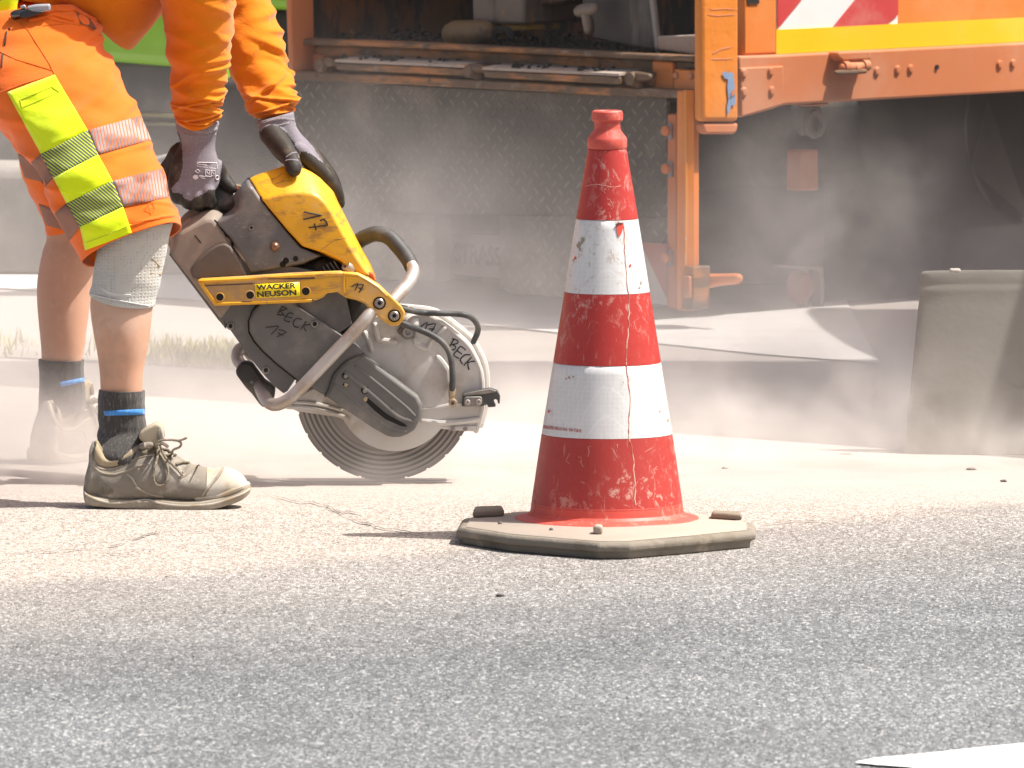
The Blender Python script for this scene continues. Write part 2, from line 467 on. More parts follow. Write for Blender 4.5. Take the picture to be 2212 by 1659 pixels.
rock('pebble', 1567, 1012, .006, PEBD, 'tiny grey chip on the white dust just right of the cone', 'loose stones on the road', .4)
rock('pebble', 2168, 1041, .0055, PEB, 'small dark chip on the white dust at the right edge, below the tub', 'loose stones on the road', .5)

# grit: small chips bedded in the surface
def grit_mat():
    g = N('embedded_grit'); a = g.n('ShaderNodeAttribute', attribute_name='tone').outputs['Fac']; o = g.obj()
    r = g.n('ShaderNodeValToRGB'); g.l(a, r.inputs[0]); e = r.color_ramp
    e.elements[0].position = 0; e.elements[0].color = (.03, .03, .031, 1); e.elements[1].position = 1; e.elements[1].color = (.66, .66, .64, 1)
    k = e.elements.new(.35); k.color = (.095, .102, .108, 1); k = e.elements.new(.7); k.color = (.25, .262, .27, 1)
    return g.bsdf(r.outputs[0], .8, 0, None, .3)
mb = MB(); tones = []
for i in range(10000):
    v = 1130 + 560 * random.random() ** .8; u = random.uniform(-40, 2260)
    p = GR(u, v); e_ = p.y - .75 * p.x
    if e_ > 14.7 and random.random() < .72: continue
    r = random.uniform(.0009, .0025); t = min(.92, max(.05, random.gauss(.54, .19)))
    n = 5; a0 = random.random() * 6.28; ring_ = []
    for j in range(n):
        a = a0 + j * 6.283 / n; k = r * random.uniform(.7, 1.2); ring_.append(p + Vector((math.cos(a) * k, math.sin(a) * k * 1.3, .0002)))
    top = p + Vector((random.uniform(-.3, .3) * r, random.uniform(-.3, .3) * r, r * random.uniform(.5, 1.0)))
    mb.add(ring_ + [top], [[j, (j + 1) % n, n] for j in range(n)]); tones += [t] * (n + 1)
gr_ = mb.obj('grit', grit_mat(), smooth=False, recalc=False)
at_ = gr_.data.attributes.new('tone', 'FLOAT', 'POINT'); at_.data.foreach_set('value', tones)
tag(gr_, 'pale and dark stone grit bedded in the grey asphalt in the foreground', 'grit', kind='stuff')

# ------------------------------------------------------------------ traffic cone
YC = GR(1311, 1158).y
cb = GR(1311, 1158)
cone = empty('traffic_cone', (W(1311, 1117, YC).x, YC, 0), 'red and white striped traffic cone on a grey rubber foot', 'traffic cone')
cx = root_loc(cone).x
def cz(v): return W(1311, v, YC).z
def cw(r, v): return (W(1311 + r, v, YC) - W(1311, v, YC)).length
def cone_mat(name, col, scuff, lo, rough=.35, hexa=0.0, amt=.8):
    g = N(name); o = g.obj()
    n = g.noise(o, 9, 5, .6)
    c = g.mix(n, tuple(x * .82 for x in col), tuple(min(1, x * 1.15) for x in col))
    f1 = g.rng(g.noise(g.mapv(o, (1, 1, .7)), 48, 9, .76, .8), lo, lo + .06)
    f2 = g.rng(g.noise(o, 4.5, 4, .5), .42, .62)
    c = g.mix(g.math('MULTIPLY', g.math('MULTIPLY', f1, f2), amt), c, scuff)
    f3 = g.rng(g.noise(g.mapv(o, (1.6, 1.6, .35), loc=(3, 1, 2)), 70, 5, .65), .60, .72, 0, amt * .45)
    c = g.mix(f3, c, scuff)
    if hexa:
        d = g.vor(o, 120, 'DISTANCE_TO_EDGE', rnd=.15)
        c = g.mix(g.rng(d, .03, .09, hexa, 0), c, (.93, .93, .95))
    h = g.math('ADD', g.noise(o, 40, 4, .6), g.math('MULTIPLY', f1, .5))
    return g.bsdf(c, g.rng(f1, 0, 1, rough, .75), 0, g.bump(h, .18, .0015), .5)
CRED = cone_mat('red_reflective_sleeve', (.43, .034, .026), (.66, .42, .36), .53, .38)
CREDL = cone_mat('scuffed_red_sleeve', (.41, .04, .032), (.62, .36, .30), .53, .45)
CWHT = cone_mat('white_reflective_sleeve', (.66, .655, .65), (.40, .32, .24), .53, .34, .2, .7)
CSHL = cone_mat('faded_red_plastic', (.60, .085, .06), (.66, .34, .27), .55, .5, 0, .5)
prof = [(r, v) for r, v in [(20, 262), (20, 244), (24, 239.5), (30, 238.5), (33, 241.5), (34, 249), (33.8, 258), (32, 261.5), (28.2, 263.5), (28, 275), (29.5, 281), (41.5, 297), (43, 302), (43.2, 317), (41.5, 321), (39.5, 322)]]
prof += [(39.5 + (160 - 39.5) * t, 322 + (1080 - 322) * t) for t in (.25, .5, .75, .985)]
prof += [(163.5, 1085), (164.5, 1096), (166, 1104), (172, 1110), (185, 1114), (198, 1117), (200, 1119.5), (199, 1122)]
v, f = lathe([(cw(r, v), cz(v)) for r, v in prof], (cx, YC, 0), n=72)
shell = mobj('cone_shell', v, f, CSHL, cone, ang=24)
def sleeve(name, r0, v0, r1, v1, mat, t=1.6):
    pr = [(r0 + t * .2, v0), (r0 + t, v0 + .8)] + [(r0 + (r1 - r0) * k / 8 + t, v0 + (v1 - v0) * k / 8) for k in range(1, 8)] + [(r1 + t, v1 - .6), (r1 + t * .2, v1)]
    v, f = lathe([(cw(r, v), cz(v)) for r, v in pr], (cx, YC, 0), n=72)
    return mobj(name, v, f, mat, cone, ang=50)
B = [(40, 322), (65.3, 472), (90.6, 630), (114.6, 782), (139.6, 936), (162, 1089)]
bands = []
for i in range(5):
    (r0, v0), (r1, v1) = B[i], B[i + 1]
    o = sleeve('reflective_band' if i % 2 else 'red_band', r0, v0, r1, v1, (CRED, CWHT, CRED, CWHT, CREDL)[i], 1.7 if i % 2 else 1.9)
    bands.append(o)
bands[1]['label'] = 'upper white band with a torn hole'; bands[3]['label'] = 'lower white band with small red print'
bands[4]['label'] = 'scuffed bottom red band'
cbv = bvh_of(*bands, shell)
SEAM = worn('cracked_seam', (.58, .42, .33), .7, 0, .25, 40, [((.36, .07, .05), 30, .45, .55, .9)])
jit = lambda pts, a=1.6: [(u + random.uniform(-a, a), v) for u, v in cr(pts, 6)]
strokes('seam', [jit([(1346, 480), (1350, 555), (1356, 625), (1358, 700), (1352, 775), (1361, 860), (1358, 930), (1368, 1000), (1372, 1092)])], .0016, cbv, SEAM, cone, -.0006, k=1)
TORN = worn('bare_red_tear', (.72, .07, .05), .5, 0, .15, 40)
DIRT = worn('dried_dirt_spot', (.36, .29, .20), .9, 0, .3, 60)
patch('tear', P('K', (614, 455), (625, 450), (640, 455), (638, 475), (632, 492), (624, 500), (619, 488)), cbv, TORN, bands[1])
patch('tear_shadow', P('K', (612, 457), (622, 450), (638, 452), (636, 457), (624, 458), (616, 466)), cbv, worn('tear_shade', (.10, .05, .04), .9, bump=None), bands[1], .0018)  # dark sliver paints the shadow inside the tear
def blot(pt, r, parent, mat=DIRT, off=.0011):
    q = []
    for j in range(11):
        a = j * .571; k = r * random.uniform(.45, 1.2); q.append((pt[0] + math.cos(a) * k, pt[1] + math.sin(a) * k * 1.5))
    patch('dirt_mark', q, cbv, mat, parent, off)
for p, r in (((485, 530), 5), ((497, 512), 5), ((489, 545), 3)): blot(P('K', p)[0], r, bands[1])
for p, r in (((472, 575), 2.6), ((467, 583), 1.8), ((665, 600), 2.6), ((702, 660), 2.4), ((697, 676), 2)): blot(P('K', p)[0], r, bands[1], TORN if r > 2.5 else DIRT)
for p, r in (((380, 1110), 3.2), ((465, 990), 2.4), ((440, 997), 2), ((450, 993), 2.4), ((768, 1111), 2.2), ((797, 1142), 2.4), ((640, 1010), 1.6)): blot(P('K', p)[0], r, bands[3], TORN if p[0] < 450 else DIRT)
text_on('printed_text', 'ORALITE\u00ae 5831LK RA2 \u2022 DIN 7728 PE', P('K', (361, 1158), (494, 1174), (494, 1185), (361, 1171)), cbv, worn('red_print', (.45, .03, .03), .6, bump=None), bands[3], .0012, bold=.02)
# crazed paint flakes on the red sleeves
FLK = worn('flaked_pale_plastic', (.62, .34, .28), .8, 0, .2, 40)
for i in range(14):
    u, v = (random.uniform(1230, 1440), random.uniform(950, 1050)) if i < 10 else (random.uniform(1310, 1350), random.uniform(385, 445))
    L = [(u, v)]
    for k in range(random.randint(2, 4)): u += random.uniform(-9, 9); v += random.uniform(-4, 12); L.append((u, v))
    strokes('paint_flake', [L], .0005, cbv, FLK, bands[4 if i < 10 else 0], -.0002, k=1)
strokes('paint_flake', [jit([(1264, 402), (1290, 398), (1320, 404), (1340, 402)], 2)], .0006, cbv, FLK, bands[0], -.0002, k=1)
strokes('paint_flake', [[(1376, 690), (1392, 688), (1400, 700)]], .0006, cbv, FLK, bands[2], -.0002, k=1)

# rubber foot: irregular octagon
RUB = worn('dusty_rubber_foot', (.22, .195, .16), .85, 0, .2, 10, [((.16, .135, .10), 12, .50, .68, .75), ((.52, .44, .36), 7, .52, .70, .7)], (.55, 34, .006), .2)
RUBT = worn('dusty_rubber_top', (.37, .315, .265), .9, 0, .12, 8, [((.36, .29, .23), 9, .52, .72, .5)], (.3, 50, .003), .2)
RUBD = worn('dark_rubber_pad', (.24, .205, .16), .85, 0, .2, 20, [((.30, .26, .2), 16, .5, .7, .5)], (.5, 45, .005), .2)
zt = cz(1121)
op = [GR(u, v, zt) for u, v in P('C', (84, 440), (50, 505), (400, 560), (1040, 612), (1260, 610), (1700, 572), (2138, 528), (2136, 474), (1650, 396), (480, 392))]
cen = sum(op, Vector()) / len(op)
def ring(z, k): return [Vector((cen.x + (p.x - cen.x) * k, cen.y + (p.y - cen.y) * k, z)) for p in op]
v, f = lay([ring(0, .955), ring(zt * .42, .965), ring(zt * .46, .995), ring(zt * .78, 1.0), ring(zt * .99, .972), ring(zt, .93)])
foot = bev(mobj('rubber_foot', v, f, RUB, cone, ang=30), .006, 3, 20)
v, f = lay([ring(zt + .0005, .935), ring(zt + .0022, .925)])
mobj('foot_top', v, f, RUBT, cone)
def pad(name, a, b, c, d, hh, mat):      # quad on the foot top, raised
    q = [GR(u, v, zt + .002) for u, v in P('C', a, b, c, d)]
    o = mobj(name, *ext(q, (0, 0, hh)), mat, cone); return bev(o, .005, 3)
pad('stacking_pad', (165, 443), (386, 431), (372, 405), (178, 412), .014, RUBD)
pad('stacking_pad', (1822, 448), (2038, 462), (2034, 440), (1832, 430), .012, RUBD)
pad('foot_lug', (1002, 556), (1068, 558), (1072, 545), (1015, 540), .016, RUBT)
for p, r in (((712, 523), .004), ((355, 480), .004)):
    u, v = P('C', p)[0]; c = GR(u, v, zt + .003)
    bm = bmesh.new(); bmesh.ops.create_icosphere(bm, subdivisions=2, radius=r)
    mobj('dirt_crumb', [w.co + c for w in bm.verts], [[x.index for x in q.verts] for q in bm.faces], PEB, cone); bm.free()

# ------------------------------------------------------------------ cut-off saw
YS = 16.07
bc = W(830.5, 846, YS)
BR = (W(830.5 + 192.5, 846, YS) - bc).length
saw = empty('cut_off_saw', (bc.x, YS, 0), 'yellow and grey hand-held cut-off saw with its blade on the road', 'saw')
TOC = Vector((0, -1, 0))
def blade_mat():
    g = N('spinning_worn_blade_steel'); o = g.obj(); s = g.n('ShaderNodeSeparateXYZ'); g.l(o, s.inputs[0])
    dz = g.math('SUBTRACT', s.outputs[2], bc.z)
    r = g.math('SQRT', g.math('ADD', g.math('MULTIPLY', s.outputs[0], s.outputs[0]), g.math('MULTIPLY', dz, dz)))
    t = g.math('DIVIDE', r, BR)
    cx_ = g.n('ShaderNodeCombineXYZ'); g.l(t, cx_.inputs[0])
    w = g.math('SINE', g.math('MULTIPLY', t, 116.0))
    n = g.noise(cx_.outputs[0], 22, 4, .6)
    k = g.math('ADD', g.math('MULTIPLY', w, .5), n)
    amp = g.math('MULTIPLY', g.rng(t, .62, .72), g.rng(t, .99, .95))
    f = g.math('MULTIPLY', g.rng(k, .2, .85), amp)
    c = g.mix(f, (.34, .305, .28), (.105, .098, .092))
    c = g.mix(g.rng(t, .955, .965), c, (.22, .20, .185))
    c = g.mix(g.rng(g.noise(o, 7, 4), .45, .7, 0, .3), c, (.36, .31, .27))
    return g.bsdf(c, .55, .25, g.bump(f, .25, .001), .4)
pts = []
for i in range(24):
    a0 = i * 6.28318 / 24
    for da, rr in ((0, 1), (.06, 1), (.12, 1), (.18, 1), (.228, 1), (.234, .985), (.250, .985)):
        a = a0 + da; pts.append(bc + Vector((math.cos(a) * BR * rr, 0, math.sin(a) * BR * rr)))
v, f = ext([p + Vector((0, -.0016, 0)) for p in pts], (0, .0032, 0))
blade = mobj('blade', v, f, blade_mat(), saw, ang=30)
mobj('blade_flange', *lathe([(0, -.012), (.05, -.012), (.055, -.006), (.055, .012), (0, .012)], bc, TOC, 32), STEEL, saw)

# guard: front plate, rolled rim and raised details
gfront = P('G', (40, 1200), (90, 1120), (300, 1000), (420, 700), (620, 480), (820, 330), (1000, 280), (1180, 290), (1400, 318), (1530, 388), (1650, 478), (1780, 592), (1850, 700), (1905, 820), (1925, 920), (1930, 1010), (1930, 1200), (1900, 1340), (1870, 1436), (1600, 1418), (1340, 1390), (1000, 1360), (620, 1312), (300, 1265), (130, 1240))
YG = YS - .035
v, f = lay([[W(u, w, YG) for u, w in gfront], [W(u, w, YG) + Vector((0, .008, 0)) for u, w in gfront]])
guard = bev(mobj('blade_guard', v, f, SILV, saw), .003, 2)
arc = gfront[6:19]
aw = [W(u, w, YG) for u, w in cr(arc, 4)]
mb = MB()
for a, b in zip(aw[:-1], aw[1:]):        # outer wall between the two guard halves
    mb.add([a + Vector((0, .004, 0)), b + Vector((0, .004, 0)), b + Vector((.002, .085, .003)), a + Vector((.002, .085, .003))], [[0, 1, 2, 3]])
mb.add(*tube([p + Vector((0, .002, .001)) for p in aw[::4]], .005, 8, 4)); mb.add(*tube([p + Vector((.008, .055, .008)) for p in aw[::4]], .0065, 8, 4))
mb.obj('guard_rim', SILV, guard, recalc=False)
back = [W(u, w, YG) + Vector((0, .075, 0)) for u, w in gfront]
mobj('guard_back', *ext(back, (0, .006, 0)), SILV, guard)
dome = lambda r, h, x, y: lathe([(0, h), (r * .55, h), (r * .80, h * .85), (r * .93, h * .45), (r, 0), (r, -.004)], W(*P('G', (x, y))[0], YG), TOC, 48)
mobj('guard_dome', *dome(.112, .005, 1080, 1065), SILV, guard, ang=60)
def gs(pts, r, off=.002): mobj('guard_ridge', *tube([W(*p, YG - off) for p in P('G', *pts)], r, 8, 5), SILV, guard)
gs([(885, 400), (900, 470), (920, 540), (1000, 555), (1080, 560)], .006)
gs([(1275, 540), (1290, 590), (1380, 630), (1410, 610), (1440, 560), (1500, 490), (1560, 430)], .005)
gs([(1500, 715), (1560, 790), (1590, 850), (1600, 960)], .006)
gs([(790, 480), (830, 560), (850, 640)], .006)
gs([(1340, 1215), (1480, 1200), (1600, 1180), (1720, 1160)], .004)
gs([(1350, 1330), (1600, 1350), (1880, 1320)], .006)
gs([(40, 1195), (200, 1200), (420, 1240), (620, 1305)], .005)
gs([(100, 1150), (260, 1160), (420, 1190), (560, 1225)], .004)
q = P('G', (1095, 470), (1140, 400), (1270, 400), (1290, 470), (1260, 530), (1180, 540))
slab('guard_lug', q, YG - .014, .014, GREYP, guard, .004)
mobj('lug_bolt', *screw(W(*P('G', (1208, 467))[0], YG - .016), TOC, .0125, .007), SCREWM, guard)
bm = bmesh.new(); bmesh.ops.create_uvsphere(bm, u_segments=20, v_segments=12, radius=.018); c = W(*P('G', (1228, 378))[0], YG - .008)
mobj('guard_knob', [w.co + c for w in bm.verts], [[x.index for x in q.verts] for q in bm.faces], SILV, guard); bm.free()
slab('guard_bracket', P('G', (1600, 1420), (1625, 1385), (1870, 1378), (1868, 1438)), YG - .004, .005, SILV, guard, .002)
for p in ((1645, 1410), (1765, 1412)): mobj('rivet', *screw(W(*P('G', p)[0], YG - .005), TOC, .0045, .003), SCREWM, guard)
slab('guard_edge_strip', P('G', (1915, 1195), (1942, 1195), (1925, 1362), (1885, 1365), (1900, 1310)), YG + .03, .02, SILV, guard, .002)
clip = slab('hose_clip', P('G', (1740, 1058), (1900, 1028), (2000, 1012), (2075, 1035), (2104, 1090), (2100, 1165), (2084, 1168), (2075, 1128), (2052, 1118), (2040, 1140), (2062, 1180), (2056, 1197), (1985, 1200), (1978, 1172), (1930, 1190), (1730, 1192)), YG - .022, .02, BLACK, saw, .003)
slab('clip_top', P('G', (1740, 1066), (1900, 1036), (2000, 1018), (2070, 1040), (2060, 1052), (1960, 1070), (1745, 1092)), YG - .024, .016, GREYP, clip, .002)
slab('clip_plate', P('G', (1752, 1110), (1775, 1096), (1915, 1094), (1928, 1110), (1928, 1170), (1905, 1186), (1752, 1188)), YG - .028, .006, GREYP, clip, .002)
for p in ((1787, 1150), (1893, 1146)): mobj('screw', *screw(W(*P('G', p)[0], YG - .029), TOC, .0055, .0035), STEEL, clip)
gb = bvh_of(guard)
strokes('handwritten_number', [P('G', (1315, 430), (1395, 372), (1370, 452)), P('G', (1400, 398), (1476, 388), (1430, 470)), P('G', (1415, 436), (1462, 440))], .0012, gb, INK, guard)
strokes('handwritten_name', [P('G', (1655, 535), (1590, 642)), P('G', (1640, 532), (1692, 552), (1685, 580), (1632, 590), (1672, 606), (1655, 640), (1592, 640)),
                             P('G', (1765, 642), (1718, 605), (1650, 690), (1700, 722)), P('G', (1686, 650), (1728, 680)),
                             P('G', (1808, 690), (1760, 690), (1715, 735), (1735, 775)), P('G', (1822, 715), (1752, 790)), P('G', (1860, 752), (1790, 765), (1800, 830))], .0012, gb, INK, guard)

# lower arm: flat housing, raised belt cover, screws
YA = YS - .095
arm = slab('arm_housing', P('3', (95, 930), (330, 1240), (650, 1659)) + P('4', (530, 650), (740, 950), (900, 1150), (1000, 1262), (1100, 1342), (1140, 1320), (1225, 1190), (1300, 1000)) + [(760, 700), (740, 600), (560, 560), (430, 540)], YA + .014, .10, GREYP, saw, .006, 3)
cover = slab('belt_cover', [(560, 612), (690, 612)] + P('G', (100, 190), (590, 520), (690, 590), (725, 618), (770, 690), (1190, 1010), (1300, 1090), (1345, 1180), (1340, 1290), (1270, 1420), (1200, 1465), (1130, 1490), (1060, 1492), (1000, 1480), (860, 1400), (400, 1090)) + P('4', (1215, 1195), (1050, 1062), (900, 925), (815, 825), (770, 740), (765, 640), (800, 545), (860, 480)), YA, .05, GREYP, saw, .007, 3)
strokes('cover_groove', [P('4', (862, 478), (800, 545), (765, 640), (770, 745), (815, 828), (900, 926), (1050, 1062), (1220, 1195))], .0035, bvh_of(cover, arm), HOLE, cover, -.001, k=1)
cvb = bvh_of(cover, arm)
strokes('rubber_edge', [P('G', (765, 655), (770, 688), (720, 715), (640, 745), (580, 785), (530, 840), (490, 890), (465, 960), (440, 1035), (412, 1080))], .0042, cvb, BLACK, cover, .001)
for p in P('4', (585, 685), (1405, 665), (930, 1115)):
    mobj('screw', *screw(proj(*p, cvb, -.001), TOC, .008, .004), SCREWM, cover)
    mobj('screw_socket', *lathe([(0, 0), (.0045, 0), (.0045, .0012), (0, .0012)], proj(*p, cvb, .003), TOC, 10), HOLE, cover)
for p, r in zip(P('G', (600, 890), (787, 1033), (1030, 1217)), (.0075, .0078, .0035)):
    c = proj(*p, cvb, 0)
    mobj('recess', *lathe([(0, .001), (r, .001), (r, -.006), (0, -.006)], c, TOC, 16), HOLE, cover)
    if r > .005:
        mobj('recess_rim', *lathe([(r, -.002), (r, .0016), (r * 1.25, .0012), (r * 1.35, -.002)], c, TOC, 20), GREYP, cover)
        mobj('screw', *screw(c + Vector((0, -.0014, -.0015)), TOC, r * .55, .002), SCREWM, cover)
patch('slot', P('G', (775, 1125), (812, 1105), (1000, 1265), (1180, 1365), (1200, 1392), (1130, 1380), (985, 1315), (880, 1230)), cvb, HOLE, cover, .0008)
patch('slot_clip', P('G', (772, 1120), (792, 1095), (815, 1105), (806, 1140), (785, 1145)), cvb, BRASS, cover, .003)
patch('slot', P('G', (578, 965), (632, 985), (618, 1005), (568, 985)), cvb, HOLE, cover, .0008)
patch('slot_clip', P('G', (592, 962), (628, 975), (612, 1003), (585, 990)), cvb, BRASS, cover, .002)
def cs(pts, r): mobj('cover_rib', *tube([proj(*p, cvb, -.0005) for p in P('G', *pts)], r, 8, 4), GREYP, cover)
cs([(600, 860), (760, 990), (900, 1110), (1100, 1280), (1230, 1330)], .004); cs([(500, 980), (700, 1140), (880, 1290), (1040, 1400), (1180, 1430)], .003)
cs([(700, 800), (950, 1000), (1180, 1190), (1270, 1280)], .003)
strokes('handwritten_name', [P('4', (1085, 498), (1040, 575)), P('4', (1085, 498), (1135, 520), (1070, 540), (1110, 580), (1040, 575)), P('4', (1195, 568), (1150, 560), (1105, 628), (1160, 645)), P('4', (1128, 595), (1180, 608)),
                             P('4', (1275, 622), (1230, 612), (1195, 650), (1205, 690), (1245, 700)), P('4', (1320, 640), (1270, 715)), P('4', (1358, 672), (1295, 682), (1320, 735))], .0012, cvb, INKF, cover)
strokes('handwritten_number', [P('4', (930, 700), (1055, 688), (985, 765)), P('4', (1058, 722), (1130, 745), (1040, 790)), P('4', (1050, 755), (1100, 775))], .001, cvb, INKF, cover)

# rear housing, grey cover, yellow cowl
YH = YS - .085
rearpts = P('3', (95, 930), (105, 890), (130, 760), (150, 690), (215, 640), (300, 580), (440, 500), (560, 500), (640, 560), (690, 780), (830, 1000), (890, 1140), (860, 1260), (600, 1600))
inn = P('3', (112, 925), (130, 880), (165, 790), (210, 720), (270, 680), (350, 640), (450, 590), (520, 590), (560, 630), (660, 790), (800, 1000), (850, 1130), (830, 1240), (600, 1560))
v, f = lay([[W(u, w, YH) for u, w in inn], [W(u, w, YH + .03) for u, w in rearpts], [W(u, w, YH + .03) + Vector((0, .13, 0)) for u, w in rearpts], [W(u, w, YH) + Vector((0, .18, 0)) for u, w in inn]])
rear = bev(mobj('fuel_tank', v, f, REARP, saw), .009, 3, 25)
rb = bvh_of(rear)
tankp = P('3', (300, 1080), (370, 980), (470, 890), (560, 830), (640, 815), (700, 850), (790, 1000), (850, 1110), (860, 1150), (420, 1180), (330, 1160))
slab('tank_panel', tankp, YH - .006, .02, worn('dark_tank_panel', (.125, .10, .082), .6, 0, .2, 9, [((.24, .19, .15), 8, .52, .72, .5)]), rear, .005, 3)
strokes('tank_ridge', [P('3', (300, 1085), (380, 960), (480, 870), (600, 800), (665, 795))], .012, rb, worn('dusted_ridge', (.34, .265, .20), .8, 0, .2, 12), rear, -.0085)
strokes('tank_edge', [P('3', (150, 800), (195, 950), (215, 990)), P('3', (130, 770), (190, 690), (300, 600))], .010, rb, worn('dusted_edge', (.34, .265, .20), .8, 0, .2, 12), rear, -.007)
strokes('tank_mark', [P('3', (350, 745), (405, 815))], .0012, rb, HOLE, rear)
gpts = P('3', (540, 600), (640, 545), (700, 500), (745, 440), (720, 390), (735, 340), (800, 265), (865, 200), (900, 240), (1060, 470), (1240, 690), (1380, 850), (1600, 940), (1400, 1030), (1180, 1072), (1030, 1106), (880, 1132), (820, 1000), (690, 780))
gin = P('3', (560, 620), (650, 580), (730, 530), (790, 470), (790, 420), (800, 380), (840, 320), (880, 270), (920, 290), (1055, 480), (1235, 700), (1372, 862), (1560, 945), (1395, 1018), (1180, 1060), (1030, 1090), (895, 1112), (835, 990), (705, 775))
v, f = lay([[W(u, w, YH - .004) for u, w in gin], [W(u, w, YH + .022) for u, w in gpts], [W(u, w, YH + .022) + Vector((0, .14, 0)) for u, w in gpts], [W(u, w, YH) + Vector((0, .18, 0)) for u, w in gin]])
gcov = bev(mobj('engine_cover', v, f, GREYC, saw), .007, 3, 25)
gcb = bvh_of(gcov)
strokes('cover_seam', [P('3', (545, 602), (690, 782), (825, 1000), (885, 1132))], .003, bvh_of(gcov, rear), HOLE, gcov, -.001, k=1)
strokes('cover_ridge', [P('3', (700, 800), (800, 920), (900, 1010), (970, 1062))], .009, gcb, worn('dusted_ridge_light', (.34, .30, .26), .6, 0, .2, 12), gcov, -.006)
mobj('screw', *screw(proj(*P('3', (900, 668))[0], gcb, 0), TOC, .0062, .004), SCREWM, gcov)
mobj('screw_socket', *lathe([(0, 0), (.003, 0), (.003, .001), (0, .001)], proj(*P('3', (900, 668))[0], gcb, .0042), TOC, 10), HOLE, gcov)
mobj('cover_knob', *lathe([(0, .012), (.005, .0115), (.0085, .008), (.0098, .003), (.0098, -.003)], proj(*P('3', (1128, 852))[0], gcb, 0), TOC, 24), BRONZE, gcov)
for p, r in zip(P('3', (1330, 970), (1235, 990), (1205, 1025)), (.0052, .006, .006)):
    mobj('hole', *lathe([(0, .0012), (r, .0012), (r, -.004), (0, -.004)], proj(*p, gcb, 0), TOC, 16), HOLE, gcov)
ypts = P('3', (872, 190), (960, 150), (1100, 105), (1240, 62), (1390, 85), (1480, 130), (1560, 185), (1690, 320), (1740, 440), (1830, 620), (1936, 820)) + [(800, 575), (812, 603), (788, 600), (765, 592), (745, 581), (733, 567), (698, 551)] + P('3', (1380, 850), (1240, 690), (1060, 470))
yin = P('3', (1000, 400), (1080, 375), (1160, 355), (1240, 338), (1400, 335), (1500, 345), (1560, 375), (1620, 430), (1680, 520), (1780, 700), (1880, 880)) + [(784, 575), (798, 595), (785, 594), (768, 586), (750, 576), (737, 563), (700, 546)] + P('3', (1395, 846), (1250, 690), (1075, 480))
v, f = lay([[W(u, w, YH - .010) for u, w in yin], [W(u, w, YH + .045) + Vector((0, 0, 0)) for u, w in ypts], [W(u, w, YH + .045) + Vector((0, .10, -.004)) for u, w in ypts], [W(u, w, YH) + Vector((0, .19, -.02)) for u, w in yin]])
cowl = bev(mobj('yellow_cowl', v, f, YEL, saw, ang=70), .014, 4, 12)
cob = bvh_of(cowl)
strokes('cowl_seam', [P('3', (868, 195), (1060, 470), (1240, 690), (1380, 850), (1600, 938), (1750, 1005), (1800, 1060))], .0026, bvh_of(cowl, gcov), HOLE, cowl, -.0005, k=1)
strokes('handwritten_number', [P('3', (1415, 515), (1582, 550), (1410, 586)), P('3', (1572, 600), (1605, 584), (1642, 642), (1462, 668)), P('3', (1515, 632), (1528, 690))], .0014, cob, INK, cowl)
SCR = worn('cowl_scratch', (.32, .17, .05), .7, 0, .3, 50)
strokes('scratch', [P('3', (1090, 200), (1150, 180), (1200, 140)), P('3', (1140, 240), (1220, 215), (1290, 215)), P('3', (1180, 230), (1210, 200)), P('3', (1560, 330), (1610, 390), (1590, 430)), P('3', (1700, 780), (1820, 775)), P('3', (1570, 890), (1690, 800), (1810, 770))], .0006, cob, SCR, cowl, .0002, k=1)
# handle boot, rear handle and trigger
boot = voxel('handle_boot', [tube([W(*p, YS) for p in P('3', (560, 330), (640, 360), (700, 410), (730, 460))], [.020, .026, .028, .02], 14), tube([W(*p, YS) for p in P('3', (500, 440), (600, 410), (700, 420))], [.02, .024, .022], 14)], .004, 4, GREYC, saw)
mobj('rear_handle', *tube([W(*p, YS + .0) for p in P('3', (600, 360), (520, 470), (440, 530), (330, 600), (250, 690), (180, 800))], [.021, .022, .022, .021, .02, .02], 14), REARP, saw)
mobj('throttle_lock', *tube([W(*p, YS - .01) for p in P('A', (870, 905), (920, 930), (970, 935))], [.003, .0035, .003], 8), BRASS, saw)
slab('stop_switch', P('A', (875, 955), (930, 948), (950, 962), (890, 982)), YS - .02, .02, ORBIT, saw, .002)
# dark engine with cooling fins
eng = slab('engine_block', [(600, 585), (700, 556), (742, 575), (770, 600), (775, 640), (770, 672), (740, 700), (700, 712), (660, 690), (620, 640)], YS - .045, .13, DARKE, saw, .008, 2)
for i, (x, y) in enumerate(P('4', (1450, 420), (1485, 395), (1520, 375), (1555, 360), (1590, 350), (1625, 345))):
    mobj('cooling_fin', *ext([W(x - 2, y, YS - .052), W(x + 24, y + 38, YS - .052), W(x + 26, y + 37, YS - .052), W(x, y - 1, YS - .052)], (0, .05, 0)), FIN, eng)
for x, y in P('3', (1600, 1090), (1635, 1070), (1670, 1050), (1705, 1035)):
    mobj('cooling_fin', *ext([W(x - 2, y - 9, YS - .052), W(x + 10, y + 10, YS - .052), W(x + 12, y + 9, YS - .052), W(x, y - 10, YS - .052)], (0, .05, 0)), FIN, eng)
for p, r in (((700, 690), .03), ((725, 665), .022), ((690, 655), .02)):
    mobj('engine_part', *lathe([(0, .02), (r * .8, .02), (r, .012), (r, -.03)], W(*p, YS - .045), TOC, 20), DARKE, eng)
mobj('exhaust_shroud', *tube([W(770, 640, YS - .04), W(760, 670, YS - .04), W(740, 695, YS - .03)], [.03, .032, .025], 14), DARKE, eng)

